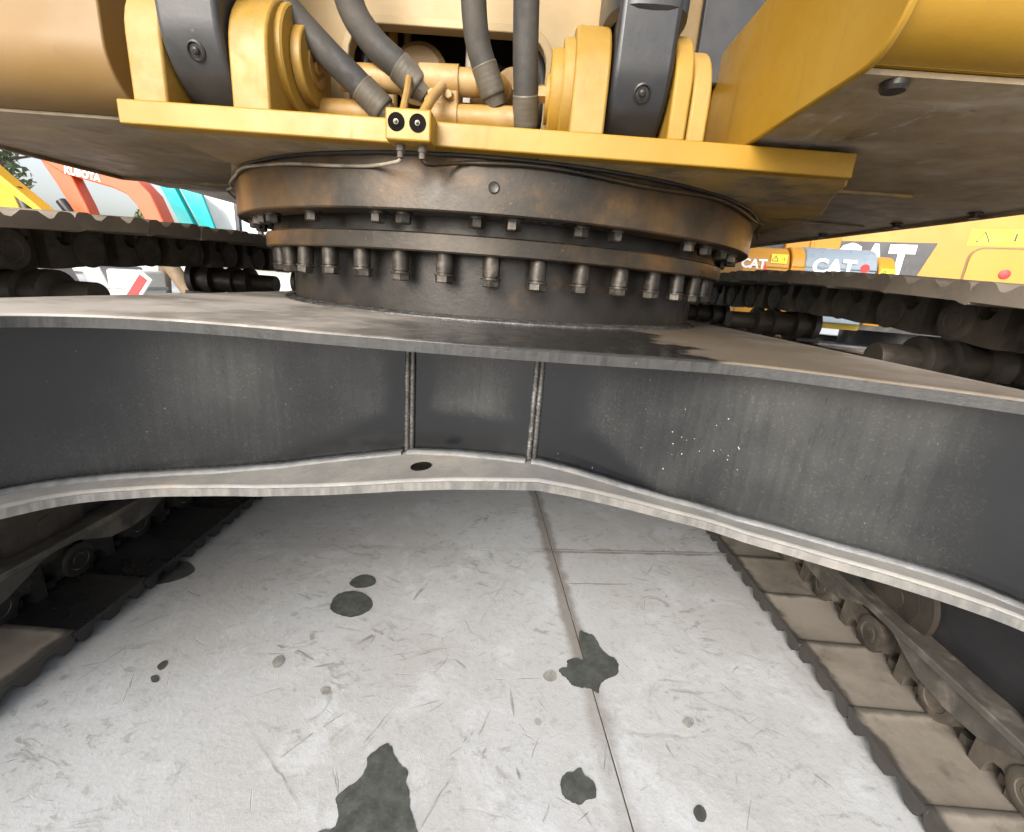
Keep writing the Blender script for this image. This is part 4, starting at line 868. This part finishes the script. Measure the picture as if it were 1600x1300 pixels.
# 1. big yellow machine at the right: its side, with panel, door, label and red reflector, faces us
m1 = machine('parked_excavator', 'big yellow excavator on the right with dark lettered side panel and red round reflector', (4.30, 5.0, 0), -24)
b = MB(); b.prism(rprof(-2.9, 2.6, 1.02, 2.15, .10), 'y', 0, 2.5); b.build('machine_house', 'b_yellow', m1, 35, .02)
b = MB(); b.prism([(-2.6, 1.06), (-.36, 1.06), (-.18, 1.70), (-2.6, 1.70)], 'y', -.010, -.001); b.build('side_panel', 'b_dark', m1, 35, .002)
letters(m1, 'CAT', .60, 'b_white', (-.70, -.0125, 1.43), bold=.018, sx=.60)
b = MB(); b.prism(rprof(.10, 2.3, 1.05, 1.66, .10), 'y', -.016, -.001); b.build('access_door', 'b_yellow', m1, 35, .006)
b = MB(); b.prism(rprof(.085, 2.315, 1.035, 1.675, .11), 'y', -.006, -.0012, [rprof(.102, 2.298, 1.052, 1.658, .10)]); b.build('door_gap', 'b_brown', m1, 0)
b = MB(); b.lathe([(.045, 0), (.045, .008), (.035, .012)], (.40, -.016, 1.43), (0, -1, 0), 20); b.build('reflector', 'b_redprint', m1, 30)
b = MB(); b.box((1.35, -.03, 1.38), (1.55, -.017, 1.42)); b.build('door_handle', 'b_dark', m1, 35, .006)
sticker(m1, .26, -.001, 1.765, .42, .15)
b = MB(); b.prism(rprof(-2.6, 2.45, .95, 1.015, .02), 'y', -.02, 2.4); b.build('deck_edge', 'b_yellow', m1, 35, .01)
b = MB(); b.prism(rprof(2.62, 3.6, 1.0, 2.2, .15), 'y', -.05, 2.55); b.build('counterweight', 'b_yellow', m1, 35, .05)
for yy in (.3, 2.1):
    r = .42; out = arc((2.2 - r, r), r, -90, 90, 10) + arc((-2.2 + r, r), r, 90, 270, 10); inn = arc((2.2 - r, r), r - .06, -90, 90, 10) + arc((-2.2 + r, r), r - .06, 90, 270, 10)
    t = part('crawler_track', m1); b = MB(); b.prism(out, 'y', yy - .28, yy + .28, [inn]); b.build('track_belt', 'b_black', t, 35)
    b = MB(); b.box((-1.8, yy - .16, .28), (1.8, yy + .16, .6)); b.build('track_beam', 'b_dark', t, 35, .02)
    for xx in (-1.78, 1.78): b = MB(); b.lathe([(.35, -.2), (.35, .2), (.2, .22)], (xx, yy, .42), (0, 1, 0), 20); b.build('track_wheel', 'b_dark', t, 30)
b = MB(); b.cyl((0, 1.2, .5), (0, 1.2, .96), .6, 24); b.build('slew_ring', 'b_dark', m1, 30)

# 2. compact yellow machine nearer, its rounded tail with a blue grey hood towards us
m2 = machine('parked_mini_excavator', 'compact yellow excavator with blue grey rounded hood just beyond the right track', (2.62, 4.25, 0), -10); m2['category'] = 'mini excavator'
def hood(x0, x1, y0, zt, mat, name, z0=.86, dep=1.1):
    P = [(y0 + dep, z0), (y0, z0), (y0 - .03, z0 + .08), (y0 - .03, zt - .18)] + arc((y0 + .15, zt - .18), .18, 180, 90, 6) + [(y0 + dep, zt)]
    b = MB(); b.prism(P, 'x', x0, x1); return b.build(name, mat, m2, 35, .012)
hood(-.72, -.335, 0, 1.475, 'b_yellow', 'tail_panel'); hood(-.325, -.215, -.012, 1.49, 'b_yellow', 'tail_panel')
hood(-.205, .36, .02, 1.50, 'b_blue', 'engine_hood'); hood(.37, .50, 0, 1.45, 'b_yellow', 'tail_panel')
b = MB(); b.box((-.70, .3, .80), (.49, 1.15, .858)); b.build('deck_edge', 'b_lemon', m2, 35, .01)
letters(m2, 'CAT', .105, 'b_white', (-.63, -.0315, 1.315), bold=.004)
letters(m2, 'CAT', .17, 'b_white', (.02, -.0125, 1.325), bold=.006)
b = MB(); b.lathe([(.035, 0), (.035, .004)], (.265, -.0105, 1.335), (0, -1, 0), 18); b.build('red_badge', 'b_redprint', m2, 0)
b = MB(); b.prism([(-.545, 1.27), (-.515, 1.27), (-.53, 1.33)], 'y', -.034, -.0305); b.build('red_badge', 'b_redprint', m2, 0)
sticker(m2, -.43, -.0305, 1.37, .13, .075); sticker(m2, .435, -.0305, 1.30, .11, .08)
for x in (-.52, .40): loop_track(m2, x, -.35, 1.6, .48, .34)
b = MB(); b.cyl((-.06, .6, .4), (-.06, .6, .80), .28, 20); b.build('slew_ring', 'b_dark', m2, 30)
b = MB(); b.prism([(1.55, .12), (1.62, .12), (1.60, .30), (1.66, .44), (1.59, .44), (1.54, .28)], 'x', -.72, .60); b.build('dozer_blade', 'b_lemon', m2, 35, .008)
b = MB(); b.box((-.30, .30, 1.47), (.16, .8, 1.64)); b.box((-.10, .28, 1.47), (-.06, .299, 1.63)); b.build('boom_foot', 'b_yellow', m2, 35, .03)
cab(m2, -.70, .10, .35, 1.10, 1.48, 2.6, 'b_dark')

# 3. bits of yellow seen past the ring: a lemon machine behind
m3 = machine('parked_loader', 'lemon yellow machine far behind the slewing ring, glimpsed low between ring and track', (-4.15, 8.1, 0), 0); m3['category'] = 'loader'
b = MB(); b.prism(rprof(-1.05, 1.2, .55, 1.585, .06), 'y', 0, 2.0); b.build('loader_body', 'b_lemon', m3, 35, .02)
b = MB(); b.box((.0, -.25, .55), (.9, -.002, .95)); b.build('battery_box', 'b_yellow', m3, 35, .02)
for x in (-.75, .9):
    for y in (.0, 1.8):
        b = MB(); b.lathe([(.2, -.14), (.42, -.14), (.46, -.08), (.46, .08), (.42, .14), (.2, .14)], (x, y, .46), (1, 0, 0), 26); b.build('wheel', 'b_black', m3, 30)
cab(m3, -.6, .5, .4, 1.6, 1.6, 2.8, 'b_lemon')

# 4. orange red machine with its boom folded into an upside-down V
m4 = machine('parked_red_excavator', 'orange red excavator with folded boom and white lettering, behind the left track', (-4.75, 5.3, 0), 88)
# local y runs along world -x, so the boom lies across the view
def W(px, pz): return (-(px + 4.75), pz)                    # world x,z -> local y,z
beam(m4, 'boom', [W(-7.0, 1.3), W(-6.5, 2.2), W(-5.9, 2.42), W(-5.30, 2.00), W(-5.0, 1.865), W(-4.74, 1.80), W(-4.47, 1.745), W(-4.30, 1.70), W(-4.17, 1.57), W(-4.05, 1.30), W(-3.98, 1.02)], [.12, .13, .12, .075, .10, .088, .088, .105, .105, .09, .09], -.09, .09, 'b_red')
beam(m4, 'arm', [W(-5.33, 2.08), W(-5.20, 1.93), W(-5.06, 1.72), W(-4.93, 1.44), W(-4.80, 1.05), W(-4.74, .80)], [.05, .09, .10, .085, .07, .05], -.07, .07, 'b_red')
ram(m4, W(-4.18, 1.42), W(-4.40, 1.62), .10, .035); ram(m4, W(-5.20, 1.50), W(-4.98, 1.20), .0, .05)
o = letters(m4, 'KUBOTA', .098, 'b_white', (-.0925, .06, 1.772), bold=.004)
o.rotation_euler = (Matrix.Rotation(radians(-90), 4, 'Z') @ Matrix.Rotation(radians(90), 4, 'X') @ Matrix.Rotation(radians(-9), 4, 'Z')).to_euler()
b = MB(); b.prism([W(-4.86, .86), W(-4.62, .86), W(-4.52, .6), W(-4.60, .25), W(-4.9, .10), W(-4.72, .35), W(-4.74, .6)], 'x', -.28, .28); b.build('bucket', 'b_grey', m4, 35, .01)
b = MB(); b.prism(rprof(1.9, 3.4, .62, 1.45, .1), 'x', -.55, .55); b.build('machine_house', 'b_red', m4, 35, .03)
for x in (-.55, .55): loop_track(m4, x, 1.75, 3.5, .5, .32)
cab(m4, -.5, .3, 2.0, 3.0, 1.46, 2.6, 'b_red')

# 5. teal machine with glazed cab
m5 = machine('parked_teal_excavator', 'teal excavator with slanted cab pillars right of the red boom', (-3.62, 5.9, 0), 4)
def slab(name, P, y0, y1, mat): b = MB(); b.prism(P, 'y', y0, y1); return b.build(name, mat, m5, 35, .01)
sx = 5.9 / 5
slab('cab_pillar', [(-.86, 1.82), (-.70, 1.83), (-.42, 1.22), (-.58, 1.20)], 0, .10, 'b_teal')
slab('cab_pillar', [(-.66, 1.86), (-.42, 1.86), (-.22, 1.22), (-.37, 1.20)], .02, .9, 'b_teal')
slab('cab_roof', [(-.90, 1.90), (.62, 1.86), (.62, 1.94), (-.86, 1.98)], 0, 1.3, 'b_teal')
slab('cab_base', [(-.75, .95), (.62, .95), (.62, 1.22), (-.62, 1.22)], 0, 1.3, 'b_grey')
b = MB(); b.box((-.40, .05, 1.225), (.60, .058, 1.855)); b.build('cab_glass', 'glass', m5, 0)
for x in (-.02, .24): b = MB(); b.box((x, .02, 1.222), (x + .055, .09, 1.86)); b.build('cab_post', 'b_dark', m5, 35, .008)
b = MB(); b.box((.33, .3, 1.24), (.52, .6, 1.62)); b.build('seat_back', 'b_pale', m5, 35, .04)
b = MB(); b.box((-.10, .5, 1.24), (.05, .8, 1.70)); b.build('seat_back', 'b_pale', m5, 35, .04)
slab('machine_house', [(.63, .95), (1.25, .95), (1.25, 1.72), (.63, 1.72)], .0, 1.9, 'b_teal')
slab('counterweight', [(-.75, .62), (1.25, .62), (1.25, .945), (-.75, .945)], .1, 2.4, 'b_pale')
for x in (-.45, .95): loop_track(m5, x, -.2, 2.4, .55, .4)

# 6. lemon boom at the far left, reaching down into view
m6 = machine('parked_lemon_excavator', 'lemon yellow boom sloping down at the far left edge behind the track', (-5.5, 5.0, 0), 86)
def W6(px, pz): return (-(px + 5.5), pz)
beam(m6, 'boom', [W6(-6.6, 2.35), W6(-6.0, 2.0), W6(-5.48, 1.66), W6(-5.06, 1.375), W6(-4.85, 1.20)], [.12, .12, .055, .030, .03], -.08, .08, 'b_lemon')
beam(m6, 'arm', [W6(-5.75, 1.72), W6(-5.45, 1.52), W6(-5.36, 1.30), W6(-5.34, .95)], [.10, .14, .10, .08], -.06, .06, 'b_lemon')
ram(m6, W6(-5.30, 1.56), W6(-5.14, 1.10), -.02, .045)
b = MB(); b.prism(rprof(.6, 2.2, .7, 1.5, .1), 'x', -.7, .7); b.build('machine_house', 'b_lemon', m6, 35, .03)
for x in (-.6, .6): loop_track(m6, x, .4, 2.4, .5, .36)
b = MB(); b.prism([W6(-5.5, .95), W6(-5.2, .95), W6(-5.05, .6), W6(-5.3, .3), W6(-5.2, .6)], 'x', -.25, .25); b.build('bucket', 'b_grey', m6, 35, .01)

# 7. low pale things seen in the slot under the left track
cw = thing('concrete_block', 'pale grey counterweight block standing under the left track gap', 'block', (-4.30, 5.1, 0))
b = MB(); b.box((-4.55, 5.0, .0), (-4.20, 5.4, .83)); b.build('block_body', 'b_pale', cw, 35, .03); b = MB(); b.box((-4.56, 4.99, .62), (-4.19, 5.41, .66)); b.build('block_band', 'b_grey', cw, 35, .01)
sg = thing('leaning_board', 'red board with white border leaning at a slant beside pale block', 'board', (-4.08, 4.75, 0))
ang = radians(52); dv = Vector((cos(ang), 0, sin(ang)))
def leanbox(nm, L0, L1, hw, y0, y1, mat):
    c = Vector((-4.12, 0, .52)); nn = Vector((-dv.z, 0, dv.x)); P = [c + dv * L0 + nn * hw, c + dv * L1 + nn * hw, c + dv * L1 - nn * hw, c + dv * L0 - nn * hw]
    b = MB(); b.prism([(p.x, p.z) for p in P], 'y', y0, y1); b.build(nm, mat, sg, 35, .002)
leanbox('board_back', -.15, .36, .075, 4.74, 4.76, 'b_white'); leanbox('board_face', -.12, .33, .045, 4.733, 4.739, 'b_redprint')
b = MB(); b.box((-4.15, 4.77, 0), (-4.09, 4.80, .62)); b.build('board_foot', 'b_grey', sg, 35)
hz = thing('breaker_hose', 'muddy brown breaker arm slanting down between red board and pale machine', 'machine arm', (-3.6, 5.0, 0))
b = MB(); b.tube([(-3.92, 5.0, 1.05), (-3.78, 5.0, .85), (-3.62, 5.0, .60), (-3.52, 5.0, .30), (-3.5, 5.0, .02)], [.07, .075, .075, .07, .05], 12); b.build('arm_tube', 'b_brown', hz, 50)
b = MB(); b.box((-3.62, 4.9, .0), (-3.40, 5.1, .06)); b.build('arm_foot', 'b_grey', hz, 35, .01)
pg = thing('pallet_crate', 'pale steel crate with diagonal brace beside the left carrier roller', 'crate', (-3.3, 5.1, 0))
b = MB(); b.box((-3.46, 5.0, .0), (-3.02, 5.4, .58)); b.build('crate_body', 'b_blue', pg, 35, .01)
b = MB(); b.box((-3.47, 4.98, .58), (-3.0, 5.42, .63)); b.box((-3.47, 4.98, .10), (-3.0, 4.998, .15)); b.build('crate_rail', 'b_white', pg, 35, .004)
b = MB(); b.prism([(-3.44, .56), (-3.41, .58), (-3.10, .18), (-3.13, .16)], 'y', 4.982, 4.998); b.build('crate_brace', 'b_white', pg, 35)
b = MB(); b.box((-3.38, 5.02, .63), (-3.10, 5.3, .80)); b.build('crate_lid', 'b_pale', pg, 35, .01)

# 8. trees and a building at the back of the yard
def tree(x, y, h, r, label):
    t = thing('tree', label, 'tree', (x, y, 0), 'trees behind the yard')
    b = MB(); b.tube([(x, y, 0), (x + .1, y, h * .3), (x - .05, y, h * .6), (x, y, h * .85)], [.18, .15, .1, .04], 8)
    for i in range(7):
        a = i * 2.4; z = h * (.35 + .07 * i); b.tube([(x, y, z), (x + cos(a) * r * .4, y + sin(a) * r * .4, z + r * .3), (x + cos(a) * r * .8, y + sin(a) * r * .8, z + r * .45)], [.06, .04, .015], 6)
    b.build('trunk', 'bark', t, 50)
    b = MB(); cl = [(Vector((x + random.gauss(0, r * .5), y + random.gauss(0, r * .5), h * .72 + random.gauss(0, h * .15))), random.uniform(.35, .7) * r * .6) for _ in range(16)]
    for _ in range(2600):
        c, rr = random.choice(cl); d = Vector((random.gauss(0, 1), random.gauss(0, 1), random.gauss(0, 1))).normalized() * rr * random.random() ** .4
        p = c + d; u = Vector((random.gauss(0, 1), random.gauss(0, 1), random.gauss(0, 1))).normalized() * .10; w_ = u.cross(Vector((random.gauss(0, 1), random.gauss(0, 1), random.gauss(0, 1)))).normalized() * .06
        b.add([p - u, p + w_, p + u, p - w_], [(0, 1, 2, 3)])
    b.build('crown', 'leaf', t, 0)
tree(-15.5, 13.5, 5.0, 2.0, 'pale leafy tree at the far left edge above the lemon boom')
tree(-10.6, 13.5, 2.35, .55, 'small leafy tree seen through the gap under the red boom')
bd = thing('yard_building', 'long pale low building at the back of the yard', 'building', (-8, 24, 0))
b = MB(); b.box((-26, 24, 0), (-2, 30, 2.3)); b.build('wall', 'render_wall', bd, 35)
b = MB(); b.box((-26.4, 23.6, 2.3), (-1.6, 30.4, 2.55)); b.build('roof', 'b_grey', bd, 35)
for i in range(9):
    x = -25 + i * 2.6; b = MB(); b.box((x, 23.95, .9), (x + 1.3, 23.997, 1.9)); b.build('window', 'b_dark', bd, 0)
